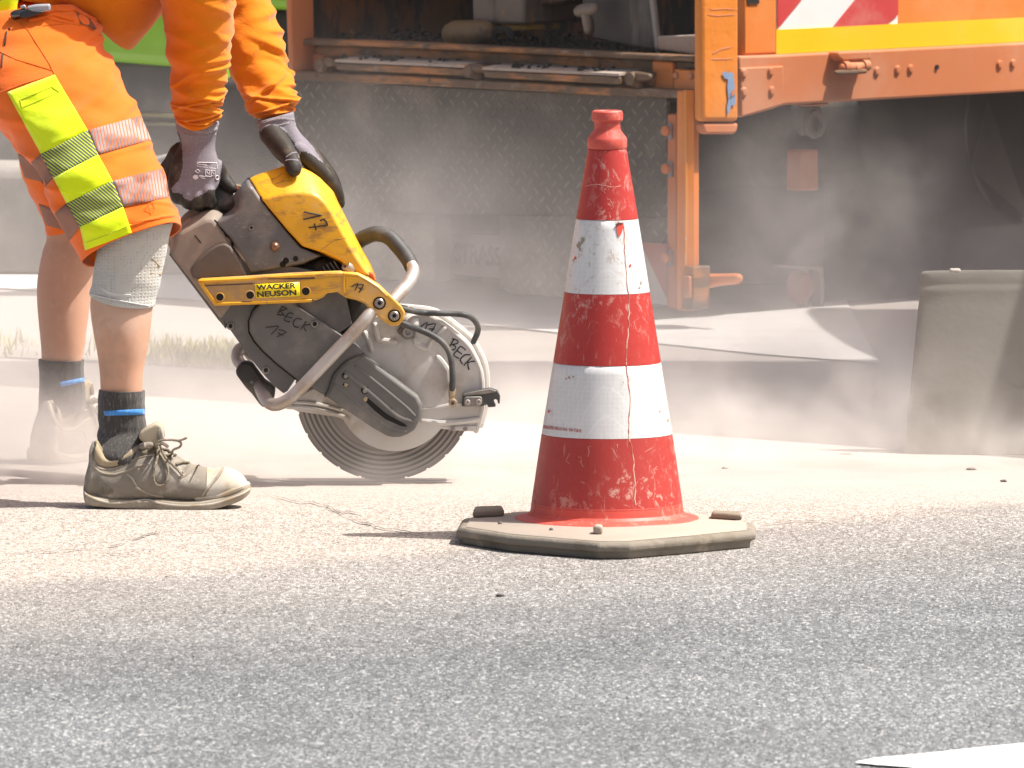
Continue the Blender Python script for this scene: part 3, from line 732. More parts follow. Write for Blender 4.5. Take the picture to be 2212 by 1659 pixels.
# yellow side bracket
YB = YA - .022
bo = P('4', (270, 238), (300, 226), (760, 200), (1200, 170), (1659, 152)) + P('H', (530, 16), (640, 22), (720, 60), (800, 112), (860, 170), (960, 268), (985, 312), (980, 362), (940, 408), (880, 408), (830, 378), (740, 300), (690, 246), (630, 222), (560, 206), (520, 182), (478, 152), (430, 162), (390, 202), (340, 222)) + P('4', (1240, 460), (430, 490), (410, 468), (268, 262))
br = slab('side_bracket', bo, YB, .022, YELD, saw, .004, 3)
brb = bvh_of(br)
strokes('bracket_rim', [P('4', (285, 248), (420, 243), (760, 226), (1200, 196), (1659, 176)), P('4', (1500, 395), (1430, 435), (1240, 440), (440, 470), (300, 268))], .0042, brb, YEL, br, -.0012, k=1)
strokes('bracket_rim', [P('H', (545, 30), (542, 110), (550, 180), (600, 195), (690, 225), (760, 290), (840, 360)), P('H', (545, 30), (640, 38), (710, 76), (790, 128), (850, 188))], .0035, brb, YEL, br, -.001, k=1)
DTAN = worn('dust_caked_yellow', (.40, .26, .125), .8, 0, .16, 12, [((.62, .36, .06), 12, .56, .68, .6), ((.20, .12, .06), 30, .60, .72, .5)], (.2, 60, .002), .2)
patch('bracket_recess', P('4', (318, 286), (820, 262), (826, 418), (452, 440)), brb, DTAN, br, .0006)
patch('bracket_recess', P('4', (1268, 246), (1650, 206), (1655, 350), (1510, 368), (1440, 405), (1272, 416)), brb, worn('scuffed_yellow_recess', (.70, .37, .03), .5, 0, .2, 16, [((.26, .15, .08), 26, .50, .64, .7, (.5, 1, 2)), (DUSTC, 8, .55, .75, .5)]), br, .0006)
GRM = worn('grime_line', (.09, .065, .05), .9, 0, .3, 30, bump=None)
patch('bracket_face', P('H', (556, 44), (640, 50), (705, 88), (785, 140), (845, 200), (930, 282), (960, 320), (955, 360), (925, 390), (885, 390), (838, 352), (760, 276), (700, 232), (640, 205), (560, 178)), brb, YEL, br, .0009)
strokes('grime', [P('4', (850, 226), (1040, 222), (1250, 226), (1400, 218)), P('4', (340, 292), (800, 272)), P('4', (700, 452), (1000, 446), (1440, 432))], .0016, brb, GRM, br, 0, k=1)
for p, r in zip(P('4', (482, 402), (776, 383), (1318, 346)), (.0072, .0076, .0076)):
    c = proj(*p, brb, 0)
    mobj('bracket_hole', *lathe([(0, .0024), (r, .0024), (r, -.004), (0, -.004)], c, TOC, 20), HOLE, br)
    mobj('hole_rim', *lathe([(r, -.001), (r, .0022), (r * 1.22, .0018), (r * 1.32, -.001)], c, TOC, 24), YELD, br)
st = drape('sticker', P('4', (820, 278), (1255, 256), (1266, 394), (830, 412)), 4, 2, brb, STICK, br, .0012)
stb = bvh_of(st)
text_on('sticker_lettering', 'WACKER', P('4', (832, 285), (1220, 263), (1222, 318), (838, 336)), stb, STKINK, st, .0007, bold=.035)
text_on('sticker_lettering', 'NEUSON', P('4', (838, 350), (1224, 330), (1228, 386), (844, 406)), stb, STKINK, st, .0007, bold=.035)
for p in P('H', (800, 243), (908, 335)):
    mobj('bolt_ring', *lathe([(.0098, -.001), (.0098, .002), (.0125, .002), (.0128, -.001)], proj(*p, brb, 0), TOC, 24), HOLE, br)
    mobj('screw', *screw(proj(*p, brb, 0), TOC, .0092, .004), SCREWM, br)
    mobj('screw_socket', *lathe([(0, 0), (.004, 0), (.004, .001), (0, .001)], proj(*p, brb, .0035), TOC, 6), HOLE, br)
for q in (((773, 210), (788, 204), (790, 212), (776, 218)), ((925, 370), (938, 364), (938, 370), (928, 376))): patch('bracket_slot', P('H', *q), brb, HOLE, br, .0008)
brb2 = bvh_of(br, *[c for c in br.children if c.name.startswith('bracket_face')])
strokes('handwritten_number', [P('H', (597, 122), (645, 98), (622, 148)), P('H', (636, 112), (684, 108), (652, 164)), P('H', (648, 132), (682, 142))], .0011, brb2, INK, br, .0006)
mobj('bracket_knob', *screw(W(*P('3', (1860, 1075))[0], YB + .03), Vector((-.6, -.5, .6)), .012, .014), STEEL, br)
slab('kill_switch', [(795, 588), (806, 590), (812, 606), (805, 610), (798, 602)], YB + .03, .02, ORBIT, br, .002)
# tube frame: front grip and lower guard rail
mobj('front_handle', *tube([W(838, 660, YB + .02), W(852, 645, YB + .03), W(870, 626, YB + .05), W(886, 606, YB + .08), W(893, 585, YB + .10), W(888, 572, YB + .11)], .0125, 16), STEEL, saw)
mobj('handle_grip', *tube([W(890, 578, YB + .11), W(880, 558, YB + .12), W(858, 530, YB + .13), W(838, 511, YB + .14), W(812, 505, YB + .15), W(788, 513, YB + .16), W(770, 524, YB + .17)], [.0145, .015, .0155, .0155, .0155, .0155, .015], 16), BLACK, saw)
YT = YB - .006
mobj('frame_tube', *tube([W(812, 660, YT + .03), W(800, 676, YT + .012), W(770, 712, YT), W(700, 786, YT), W(636, 852, YT), W(608, 871, YT + .004), W(590, 874, YT + .012), W(577, 866, YT + .03), W(566, 846, YT + .07), W(556, 822, YT + .12), W(540, 800, YT + .18)], [.0125] * 11, 16), STEEL, saw)
mobj('frame_end', *tube([W(540, 800, YT + .18), W(524, 790, YT + .2), W(513, 775, YT + .21), W(515, 758, YT + .215), W(528, 752, YT + .22), W(545, 770, YT + .225)], .012, 14), STEEL, saw)
slab('wheel_bracket', P('4', (640, 1090), (700, 1040), (740, 1030), (800, 1060), (850, 1130), (910, 1210), (1020, 1290), (1010, 1380), (960, 1440), (905, 1490), (860, 1440), (790, 1345), (735, 1290), (690, 1230), (632, 1150)), YT + .09, .05, DARKE, saw, .008, 3)
slab('bracket_tab', P('4', (765, 1235), (790, 1205), (825, 1225), (800, 1260)), YT + .085, .01, GREYP, saw, .002)
# water hoses
mobj('water_hose', *tube([W(*p, y) for p, y in zip(P('G', (1120, 235), (1200, 252), (1350, 278), (1500, 285), (1640, 290), (1750, 300), (1835, 335), (1885, 410), (1880, 480), (1845, 560)), (YB + .03, YB + .03, YG - .01, YG - .01, YG, YG + .0, YG + .01, YG + .02, YG + .03, YG + .03))], .0058, 10), BLACK, saw)
mobj('water_hose', *tube([W(*p, y) for p, y in zip(P('G', (1145, 378), (1220, 410), (1320, 445), (1420, 490), (1530, 560), (1600, 650), (1630, 760), (1640, 900), (1637, 1035)), (YB + .03, YB + .035, YG - .022, YG - .02, YG - .02, YG - .02, YG - .02, YG - .02, YG - .018))], .0060, 10), BLACK, saw)
mobj('hose_fitting', *tube([W(*p, YG - .016) for p in P('G', (1637, 1025), (1636, 1075), (1634, 1120))], [.0075, .0072, .0055], 12, 3), BRASS, saw)
mobj('hose_fitting', *screw(W(*P('G', (1642, 1152))[0], YG - .02), TOC, .0082, .012), BRASS, saw)
# ------------------------------------------------------------------ worker
def cloth(name, col, vary=.12, marks=(), bs=(.35, 26, .004), weave=420, sheen=.25):
    g = N(name); o = g.obj()
    n = g.noise(o, 7, 4, .6)
    c = g.mix(n, tuple(x * (1 - vary) for x in col), tuple(min(1, x * (1 + vary * .6)) for x in col))
    for i, (mc, s, lo, hi, amt) in enumerate(marks):
        f = g.rng(g.noise(g.mapv(o, loc=(i * 3 + 1, 2, i)), s, 6, .65), lo, hi, 0, amt); c = g.mix(f, c, mc)
    b1 = g.bump(g.noise(g.mapv(o, (1, 1, 1.9), (0, .5, 0)), bs[1], 4, .55, .6), bs[0], bs[2])
    b2 = g.bump(g.noise(o, weave, 2, .5), .15, .0008, b1)
    return g.bsdf(c, .85, 0, b2, .15, sheen)
ORG = cloth('fluorescent_orange_cloth', (.85, .155, .010), .10, [((.48, .10, .025), 8, .60, .78, .5), ((.90, .25, .015), 5, .55, .75, .5)])
LIME = cloth('fluorescent_yellow_cloth', (.74, .90, .008), .06, [((.55, .62, .03), 9, .60, .78, .4)])
SHIRT = cloth('orange_sweatshirt_jersey', (.68, .197, .003), .14, [((.40, .14, .02), 9, .61, .74, .45), ((.84, .30, .006), 5, .55, .75, .4)], (.5, 20, .006))
SKIN = worn('tanned_dusty_skin', (.56, .325, .225), .6, 0, .10, 14, [((.38, .26, .19), 10, .52, .72, .55), ((.62, .40, .30), 40, .55, .7, .4), ((.55, .46, .38), 5, .5, .7, .4)], (.2, 90, .001), .3)
def stripes(name, base, line, k, lw, slant=0.0, shine=None):
    g = N(name); uv = g.n('ShaderNodeTexCoord').outputs['UV']; s = g.n('ShaderNodeSeparateXYZ'); g.l(uv, s.inputs[0])
    x = g.math('MULTIPLY_ADD', s.outputs[1], slant, s.outputs[0])
    f = g.math('FRACT', g.math('MULTIPLY', x, k))
    m = g.math('LESS_THAN', f, lw); o = g.obj()
    n = g.noise(o, 12, 4)
    c = g.mix(n, tuple(a * .8 for a in base), tuple(min(1, a * 1.2) for a in base))
    if shine: c = g.mix(g.rng(g.noise(g.mapv(o, (1, 1, 1.5), (0, .6, 0)), 9, 3), .5, .62), c, shine)  # paler patches paint a sheen into the tape colour
    c = g.mix(m, c, line)
    return g.bsdf(c, .8, 0, g.bump(g.noise(o, 26, 4), .3, .003), .12)
BANDY = stripes('grey_tape_on_yellow', (.12, .135, .12), (.62, .75, .02), 17, .30, .25)
BANDO = stripes('grey_tape_on_orange', (.20, .135, .13), (.58, .14, .04), 17, .30, -.10, (.36, .30, .295))
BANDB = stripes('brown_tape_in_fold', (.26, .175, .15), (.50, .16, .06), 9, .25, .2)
KNIT = worn('knee_brace_knit', (.56, .57, .55), .9, 0, .10, 12, [((.40, .38, .32), 7, .55, .75, .5), ((.30, .34, .40), 9, .58, .72, .35)], (.2, 60, .001), .2)
def knit_mat():
    g = N('knee_brace_mesh_knit'); o = g.obj(); d = g.vor(o, 165, rnd=.25)
    n = g.noise(o, 9, 4)
    f = g.rng(d, .25, .5)
    c = g.mix(n, (.40, .40, .385), (.56, .56, .53)); c = g.mix(g.math('MULTIPLY', g.rng(d, .28, .08), .75), c, (.20, .22, .23))
    c = g.mix(g.rng(g.noise(o, 6, 5), .55, .7, 0, .5), c, (.50, .45, .36))
    return g.bsdf(c, .9, 0, g.bump(f, .5, .0015), .15, .2)
KNITM = knit_mat()
def rib_mat(name, col, col2, k=300):
    g = N(name); o = g.obj(); n = g.noise(g.mapv(o, (1, 1, .25)), k, 3, .6); m = g.noise(o, 12, 5)
    c = g.mix(m, tuple(x * .75 for x in col), tuple(x * 1.3 for x in col)); c = g.mix(g.rng(n, .5, .75), c, col2)
    return g.bsdf(c, .95, 0, g.bump(n, .5, .0015), .1, .3)
SOCK = rib_mat('charcoal_sock_knit', (.055, .052, .050), (.15, .14, .13))
SBLUE = rib_mat('blue_sock_stripe', (.055, .24, .62), (.22, .42, .75))
SHOE = worn('dust_covered_leather', (.23, .205, .17), .8, 0, .28, 14, [((.47, .435, .38), 11, .46, .62, .8), ((.10, .085, .065), 24, .52, .66, .7), ((.50, .42, .28), 14, .64, .74, .5)], (.35, 70, .002), .25)
SHOET = worn('padded_tan_lining', (.36, .30, .20), .9, 0, .15, 60, [((.46, .41, .33), 8, .5, .7, .6)], (.4, 260, .0015), .15)
SOLE = worn('dusty_sole_rubber', (.29, .25, .195), .85, 0, .18, 12, [((.46, .42, .35), 8, .46, .66, .75), ((.15, .13, .10), 22, .6, .72, .6)], (.3, 60, .002), .2)
TOEC = worn('dust_white_toe_leather', (.44, .40, .335), .8, 0, .14, 12, [((.56, .53, .47), 8, .45, .66, .7), ((.38, .28, .13), 18, .52, .66, .65), ((.22, .18, .13), 18, .62, .74, .5)], (.3, 70, .002), .25)
LACE = worn('dusty_shoe_lace', (.22, .19, .14), .9, 0, .3, 160, [((.5, .47, .40), 240, .55, .62, .8)], (.4, 300, .001), .1)

YP = 16.08
man = empty('person', (W(250, 1000, YP).x, YP, 0), 'worker in orange and yellow shorts bent over the cut-off saw, gripping it with grey gloves', 'person')
def wr(sx, sz, a):
    return lambda s, t, p: a * noise.noise(Vector((p.x * sx, p.y * sx, p.z * sz))) + a * .5 * noise.noise(Vector((p.x * sx * 2.3 + 5, p.y * sx * 2, p.z * sz * 2.2)))
# --- body: one continuous skin under the clothes
YL, YF = 15.60, 15.56
nleg = [(20, 60, 190, 40, 15.95, .08, 0), (40, 240, 225, 190, 15.82, .085, 0), (110, 360, 300, 310, 15.70, .085, 0), (190, 470, 362, 420, 15.62, .075, 0), (216, 520, 368, 500, YL, .066, 0),
        (205, 572, 354, 562, YL, .060, 0), (196, 633, 336, 638, YL, .058, 0), (194.5, 674, 330, 674, YL, .058, 0), (200, 714, 326, 714, YL, .060, 0), (208, 755, 319, 755, YL, .055, 0),
        (213.6, 796, 311.5, 796, YL, .046, 0), (216, 841, 309, 841, YL, .040, 0), (217, 880, 307, 880, YL, .037, 0), (222, 940, 300, 938, YL, .034, 0), (216, 985, 298, 978, YF + .01, .030, 0)]
YR = 16.46
fleg = [(10, 60, 170, 40, 16.22, .08, 0), (30, 240, 190, 200, 16.30, .085, 0), (70, 380, 230, 350, 16.38, .08, 0), (100, 500, 228, 480, YR, .07, 0), (90, 545, 214, 540, YR, .064, 0), (80, 600, 204, 596, YR, .062, 0),
        (78.5, 640, 197, 640, YR, .064, 0), (82, 690, 191, 690, YR, .062, 0), (87, 740, 184, 740, YR, .055, 0), (89, 780, 177, 780, YR, .045, 0), (90, 830, 176, 830, YR, .038, 0), (88, 890, 178, 880, YR, .036, 0)]
torso_k = [(-115, 60, 190, 60, YP, .15, 0), (-90, -60, 196, 30, YP, .15, 0), (-20, -220, 225, 70, YP, .16, 0), (80, -350, 290, 60, YP, .18, 0), (190, -455, 390, -80, YP, .20, 0), (290, -520, 455, -260, YP, .19, 0), (360, -560, 470, -400, YP, .12, 0)]
parts = [lay(limb_rings(nleg, 4, 20)), lay(limb_rings(fleg, 4, 20)), lay(limb_rings(torso_k, 4, 24))]
parts.append(tube([W(262, 1000, YF + .01), W(330, 1045, YF + .005), W(430, 1066, YF)], [.026, .026, .022], 12))
parts.append(tube([W(400, -470, YP), W(460, -520, YP), W(540, -560, YP)], [.07, .058, .06], 14))
hc = W(600, -590, YP)
parts.append(lathe([(0, -.115), (.05, -.10), (.072, -.05), (.078, .0), (.074, .05), (.052, .092), (0, .108)], hc, Vector((-.35, 0, .94)), 24))
face = Vector((.94, 0, -.25)).normalized(); hup = Vector((.25, 0, .94)).normalized()
parts.append(tube([hc + face * .07 + hup * .01, hc + face * .098 - hup * .02], [.010, .015], 8))
for s in (-1, 1): parts.append(tube([hc + Vector((0, s * .078, -.02)), hc + Vector((-.01, s * .09, .02))], [.012, .016], 8))
narm = [W(420, -360, 15.88), W(428, -60, 15.93), W(428, 150, 15.97), W(427, 260, 16.0)]
farm = [W(430, -360, 16.30), W(515, -40, 16.26), W(570, 160, 16.2), W(598, 262, 16.15)]
parts.append(tube(narm, [.062, .050, .042, .033], 14)); parts.append(tube(farm, [.062, .050, .042, .033], 14))
body = voxel('body', parts, .008, 6, SKIN, man)
HAIR = worn('short_dark_hair', (.05, .035, .025), .8, 0, .3, 80)
v, f = lathe([(.081, .0), (.080, .05), (.06, .096), (0, .115)], hc + Vector((-.01, 0, 0)), Vector((-.35, 0, .94)), 24)
mobj('hair', v, f, HAIR, man)
EYE = worn('eye_white', (.7, .7, .68), .2, 0, .05, 20, bump=None)
for s in (-1, 1): mobj('eye', *lathe([(0, .012), (.008, .008), (.011, 0), (0, -.004)], hc + face * .066 + hup * .012 + Vector((0, s * .03, 0)), face, 14), EYE, man)
mobj('mouth', *tube([hc + face * .068 - hup * .055 + Vector((0, y, 0)) for y in (-.024, 0, .024)], [.004, .006, .004], 8), worn('lips', (.40, .16, .13), .5, bump=None), man)

# --- shorts
f1 = wr(9, 17, .0095)
pel = limb_rings([(-132, 10, 150, -12, YP, .18, 0), (-132, 60, 190, 40, YP, .185, 0), (-125, 140, 214, 92, YP, .185, 0), (-95, 220, 205, 150, YP, .17, 0), (-40, 290, 170, 210, YP, .13, 0)], 6, 40, fn=f1)
ns = [(-122, 60, 170, 18, 15.97, .11, .02), (-112, 130, 214, 66, 15.93, .115, .02), (-70, 215, 240, 128, 15.86, .12, .02), (20, 290, 284, 222, 15.78, .115, .02), (69, 355, 327, 302, 15.72, .11, .02),
      (95, 410, 348, 365, 15.67, .105, .02), (120, 461, 369, 428, 15.64, .10, .022), (151, 521, 383, 468, 15.62, .10, .024), (178, 569, 391, 488, 15.61, .10, .026)]
def folds_of(base, folds):
    def f(s, t, p):
        d = base(s, t, p); tt = t if t < 4.2 else t - 6.28318
        for s0, t0, sl, w, wt, a in folds:
            x = (s - s0 - sl * (tt - t0)) / w
            if abs(x) < 3: d += a * math.exp(-x * x) * math.exp(-((tt - t0) / wt) ** 2)
        return d
    return f
sfold = [(.16, .5, .10, .016, .7, .008), (.22, .7, .08, .014, .8, .008), (.28, .4, .10, .015, .7, .008), (.34, .8, .07, .014, .8, .007), (.40, .5, .06, .013, .7, .007), (.47, .9, .07, .013, .6, .006), (.53, .5, .03, .012, .7, .006), (.66, .8, .05, .014, .7, .005), (.80, .7, -.04, .014, .8, .005), (.92, .9, .03, .012, .7, .004),
         (.36, 2.4, -.12, .02, .6, .007), (.50, 2.6, -.14, .02, .6, .008), (.64, 2.6, -.12, .02, .6, .007), (.78, 2.5, -.10, .02, .6, .006)]
nr = limb_rings(ns, 14, 80, 2.2, folds_of(f1, sfold))
fs = [(-110, 110, 150, 60, 16.20, .11, 0), (-40, 230, 180, 200, 16.28, .11, 0), (5, 285, 205, 250, 16.34, .105, 0), (35, 325, 228, 300, 16.38, .10, 0), (56, 393, 250, 360, 16.42, .10, 0), (83, 452, 265, 420, 16.44, .10, 0), (104, 507, 275, 470, YR, .10, 0)]
fr_ = limb_rings(fs, 10, 48, 2.2, f1)
mb = MB(); mb.add(*lay(pel, True, True)); mb.add(*lay(nr, True, False)); mb.add(*lay(fr_, True, False))
shorts = mobj('shorts', mb.v, mb.f, ORG, man, ang=80)
sb = bvh_of(shorts)
mo = shorts.modifiers.new('Solid', 'SOLIDIFY'); mo.thickness = .0025; mo.offset = -1
nb = BVHTree.FromPolygons(*lay(nr, True, False)); fb = BVHTree.FromPolygons(*lay(fr_, True, False))
Lp = [(15.5, 199.6), (88.8, 332.8), (115, 383.8), (144, 439), (173, 490), (184, 541)]
Rp = [(118, 161.7), (189.5, 281.6), (212, 333.8), (243, 391), (266, 446.8), (285, 503)]
yp = [drape('yellow_panel', (Lp[i], Rp[i], Rp[i + 1], Lp[i + 1]), 14, 14, nb, LIME, shorts, .0016) for i in (0, 2, 4)]
for i in (1, 3): drape('reflective_tape', (Lp[i], Rp[i], Rp[i + 1], Lp[i + 1]), 16, 8, nb, BANDY, shorts, .0018)
drape('reflective_tape', ((189.5, 281.6), (304, 250), (326, 302), (212, 334)), 16, 8, nb, BANDO, shorts, .0018)
drape('reflective_tape', ((243, 391), (350, 364), (369, 425), (266, 447)), 16, 8, nb, BANDO, shorts, .0018)
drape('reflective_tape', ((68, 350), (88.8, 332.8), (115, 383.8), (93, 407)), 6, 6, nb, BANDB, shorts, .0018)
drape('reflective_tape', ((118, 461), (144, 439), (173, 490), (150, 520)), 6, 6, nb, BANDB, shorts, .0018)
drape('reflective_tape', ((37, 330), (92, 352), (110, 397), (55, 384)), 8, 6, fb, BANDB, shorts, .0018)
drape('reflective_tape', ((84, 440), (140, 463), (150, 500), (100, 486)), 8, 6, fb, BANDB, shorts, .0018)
SEAMO = cloth('orange_seam', (.74, .145, .012), .1)
SEAMY = cloth('yellow_seam', (.50, .60, .01), .1)
ybv = bvh_of(shorts, *yp)
strokes('pocket_slit', [[(44, 216), (112, 188), (128, 199), (48, 233), (44, 216)]], .0012, ybv, SEAMY, yp[0], 0, k=1)
strokes('hem_seam', [[(283, 482), (330, 474), (384, 465)]], .0009, nb, SEAMO, shorts, .0002, k=1)
strokes('hem_seam', [[(178, 527), (230, 508), (283, 485)]], .0009, ybv, SEAMY, yp[2], .0003, k=1)
strokes('side_seam', [P('1', (60, 110), (170, 180), (240, 290), (310, 400), (340, 462)), P('1', (0, 320), (100, 370), (220, 405), (330, 440)), P('1', (100, 130), (220, 100), (430, 150)), P('1', (0, 575), (150, 520), (335, 466)), P('1', (270, 160), (420, 145), (540, 165), (620, 220))], .0014, sb, SEAMO, shorts, .0002, k=1)
patch('pocket_mouth', P('1', (470, 70), (560, 120), (620, 140), (622, 215), (560, 170), (500, 150)), sb, cloth('painted_pocket_shade', (.20, .06, .02), .2), shorts, .002)  # dark patch paints the shade inside the pocket
strokes('pocket_welt', [P('1', (205, 100), (330, 70), (460, 66), (560, 110), (622, 145)), P('1', (190, 125), (330, 95), (450, 130))], .004, sb, ORG, shorts, 0)
strokes('embroidered_mark', [P('1', (905, 1290), (945, 1260), (960, 1300), (940, 1330), (900, 1310)), P('1', (920, 1270), (935, 1335)), P('1', (895, 1300), (960, 1290))], .0009, nb, SEAMO, shorts, .0002, k=1)
MRK = cloth('black_logo_smudge', (.06, .03, .02), .2)
strokes('printed_mark', [P('1', (15, 335), (10, 415)), P('1', (40, 200), (30, 280)), P('1', (58, 175), (62, 185))], .0022, sb, MRK, shorts, 0, k=1)
# belt / lime vest hem at the waist
vq = cr([(-112, 42, 200, 60, YP, .205, 0), (-108, -40, 204, 20, YP, .205, 0), (-68, -140, 212, 45, YP, .205, 0), (0, -250, 240, 80, YP, .205, 0)], 5); vv = []
for bu, bv, fu, fv, Y, ry, tl in vq:
    b_ = W(bu, bv, Y); f_ = W(fu, fv, Y)
    for j in range(25):
        t_ = R(88 + j * 184 / 24); vv.append((b_ + f_) / 2 + (f_ - b_) / 2 * math.cos(t_) + Vector((0, -ry, 0)) * math.sin(t_))
vs = mobj('vest', vv, [[i * 25 + j, i * 25 + j + 1, i * 25 + j + 26, i * 25 + j + 25] for i in range(len(vq) - 1) for j in range(24)], LIME, man, recalc=False, ang=80)
mo = vs.modifiers.new('Solid', 'SOLIDIFY'); mo.thickness = .004
# --- sweatshirt
def slv(a, hi):
    def f(s, t, p):
        k = a * (1 + hi * max(0, s - .45) * 2)
        n = noise.noise(Vector((p.x * 9, p.y * 8, p.z * 24 + p.x * 9)))
        m = noise.noise(Vector((p.x * 15 + 4, p.y * 12, p.z * 42 - p.x * 12)))
        return k * ((1 - abs(n) * 2.2) * .8 + m * .5)
    return f
def foldy(base, folds):
    def f(s, t, p):
        d = base(s, t, p) if base else 0
        tt = t if t < 4.2 else t - 6.28318
        for s0, t0, sl, w, wt, a in folds:
            x = (s - s0 - sl * (tt - t0)) / w
            if abs(x) < 3: d += a * (math.exp(-x * x) - .55 * math.exp(-(x - 1.5) ** 2)) * math.exp(-((tt - t0) / wt) ** 2)
        return d
    return f
random.seed(21)
nfold = [(.18 + .05 * i + random.uniform(-.012, .012), random.uniform(.1, .9), random.uniform(-.05, .03), random.uniform(.009, .014), random.uniform(.5, 1.0), random.uniform(.004, .0065)) for i in range(15)]
nfold += [(.74, 1.2, .05, .012, 1.6, .006), (.80, 1.7, -.03, .011, 1.6, .007), (.86, 1.4, .02, .010, 1.8, .007), (.91, 1.0, -.02, .009, 1.6, .006), (.62, 2.3, .06, .014, .7, .005)]
ffold = [(.16 + .055 * i + random.uniform(-.012, .012), random.uniform(-.1, .7), random.uniform(-.07, .02), random.uniform(.010, .015), random.uniform(.5, 1.0), random.uniform(.0045, .007)) for i in range(14)]
ffold += [(.70, 1.5, .06, .013, 1.4, .007), (.78, 1.2, -.05, .012, 1.5, .008), (.85, 1.6, .03, .010, 1.6, .007), (.91, 1.2, -.02, .009, 1.5, .006), (.55, 1.6, .09, .015, .8, .005)]
nsl = [(350, -515, 440, -520, 15.95, .03, 0), (332, -440, 490, -430, 15.89, .066, 0), (325, -250, 520, -240, 15.90, .088, 0), (338, -100, 514, -90, 15.93, .085, 0), (349, 0, 505, 0, 15.95, .078, 0), (363, 100, 495, 102, 15.97, .065, 0), (369, 165, 485, 160, 15.98, .058, 0),
       (373, 205, 481, 208, 15.99, .054, .0), (380, 232, 477, 232, 16.0, .051, 0), (386, 250, 470, 250, 16.0, .046, -.012), (392, 258, 466, 256, 16.0, .042, -.016)]
fsl = [(370, -500, 450, -520, 16.24, .03, 0), (350, -410, 500, -440, 16.29, .066, 0), (400, -200, 556, -240, 16.30, .085, 0), (438, -80, 572, -120, 16.28, .08, 0), (466, 0, 580, -10, 16.26, .074, 0), (480, 90, 603, 70, 16.22, .066, 0), (497, 150, 615, 130, 16.20, .06, 0),
       (520, 196, 629, 180, 16.17, .056, 0), (538, 228, 637, 212, 16.15, .050, 0), (548, 248, 636, 236, 16.15, .046, 0), (552, 254, 632, 243, 16.15, .042, 0)]
tor = limb_rings([(-100, -40, 200, 20, YP, .19, 0), (-60, -140, 208, 45, YP, .19, 0), (10, -260, 262, 100, YP, .19, 0), (90, -360, 300, 88, YP, .2, 0), (180, -450, 380, -20, YP, .22, 0), (280, -530, 450, -200, YP, .23, 0), (350, -570, 490, -360, YP, .2, 0), (400, -570, 490, -440, YP, .10, 0)], 6, 48, fn=wr(9, 14, .008))
mb = MB(); mb.add(*lay(tor)); mb.add(*lay(limb_rings(nsl, 20, 72, 2, foldy(slv(.0062, 1.2), nfold)), True, True)); mb.add(*lay(limb_rings(fsl, 20, 72, 2, foldy(slv(.0062, 1.2), ffold)), True, True))
shirt = mobj('sweatshirt', mb.v, mb.f, SHIRT, man, ang=80)
# --- knee brace, socks
kb = [(219, 490, 374, 480, YL, .070, 0), (213, 520, 368, 505, YL, .070, 0), (206, 560, 360, 545, YL, .066, 0), (203, 580, 355, 566, YL, .064, 0), (198, 610, 346, 612, YL, .063, 0), (194, 630, 337, 640, YL, .062, -.004), (193.5, 636, 335, 658, YL, .062, -.010)]
brace = mobj('knee_brace', *lay(limb_rings(kb, 8, 48, 2, wr(14, 40, .0016)), True, False), KNITM, man, ang=80)
mo = brace.modifiers.new('Solid', 'SOLIDIFY'); mo.thickness = .0025; mo.offset = -1
bb = bvh_of(brace)
strokes('brace_fold', [P('2', (545, 322), (575, 345), (620, 356), (690, 362))], .0045, bb, KNIT, brace, -.002)
strokes('brace_strap', [P('2', (800, 165), (840, 205), (872, 225)), P('2', (800, 240), (850, 245), (870, 210))], .0055, bb, worn('tan_strap', (.38, .32, .22), .9, 0, .2, 40), brace, -.0035)
strokes('brace_edge', [P('2', (480, 352), (580, 380), (700, 402), (818, 422))], .0014, bb, KNIT, brace, .001)
rbv = lambda s, t, p: .0004 * math.sin(t * 16) + .0016 * noise.noise(Vector((p.x * 6, p.y * 6, p.z * 55)))
sk = [(212, 842, 314, 844, YL, .046, 0), (211.5, 862, 314, 864, YL, .046, 0), (211.5, 880, 314, 880, YL, .045, 0), (212, 905, 315, 903, YL, .041, 0), (213, 920, 317, 918, YL, .041, 0), (210, 938, 319, 932, YL, .041, 0), (211, 955, 316, 950, YL - .012, .041, 0), (206, 985, 322, 985, YF + .008, .038, 0), (215, 1015, 345, 1015, YF + .008, .034, 0)]
mb = MB(); mb.add(*lay(limb_rings(sk, 8, 64, 2, rbv))); mb.add(*tube([W(285, 985, YF + .012), W(310, 1000, YF + .012), W(345, 1025, YF + .01)], [.028, .030, .030], 20))
sock = mb.obj('sock', SOCK, man, ang=80)
skb = bvh_of(sock)
drape('blue_stripe', ((224, 888), (314, 883), (314, 896), (226, 898)), 14, 2, skb, SBLUE, sock, .0008)
sk2 = [(83, 776, 182, 778, YR, .050, 0), (83, 795, 182, 797, YR, .048, 0), (85, 815, 182, 815, YR, .042, 0), (84, 840, 184, 836, YR, .041, 0), (83, 862, 185, 855, YR, .041, 0), (84, 895, 184, 885, YR, .040, 0)]
sock2 = mobj('sock', *lay(limb_rings(sk2, 8, 64, 2, rbv)), SOCK, man, ang=80)
drape('blue_stripe', ((128, 826), (183, 815), (183, 825), (132, 836)), 10, 2, bvh_of(sock2), SBLUE, sock2, .0008)
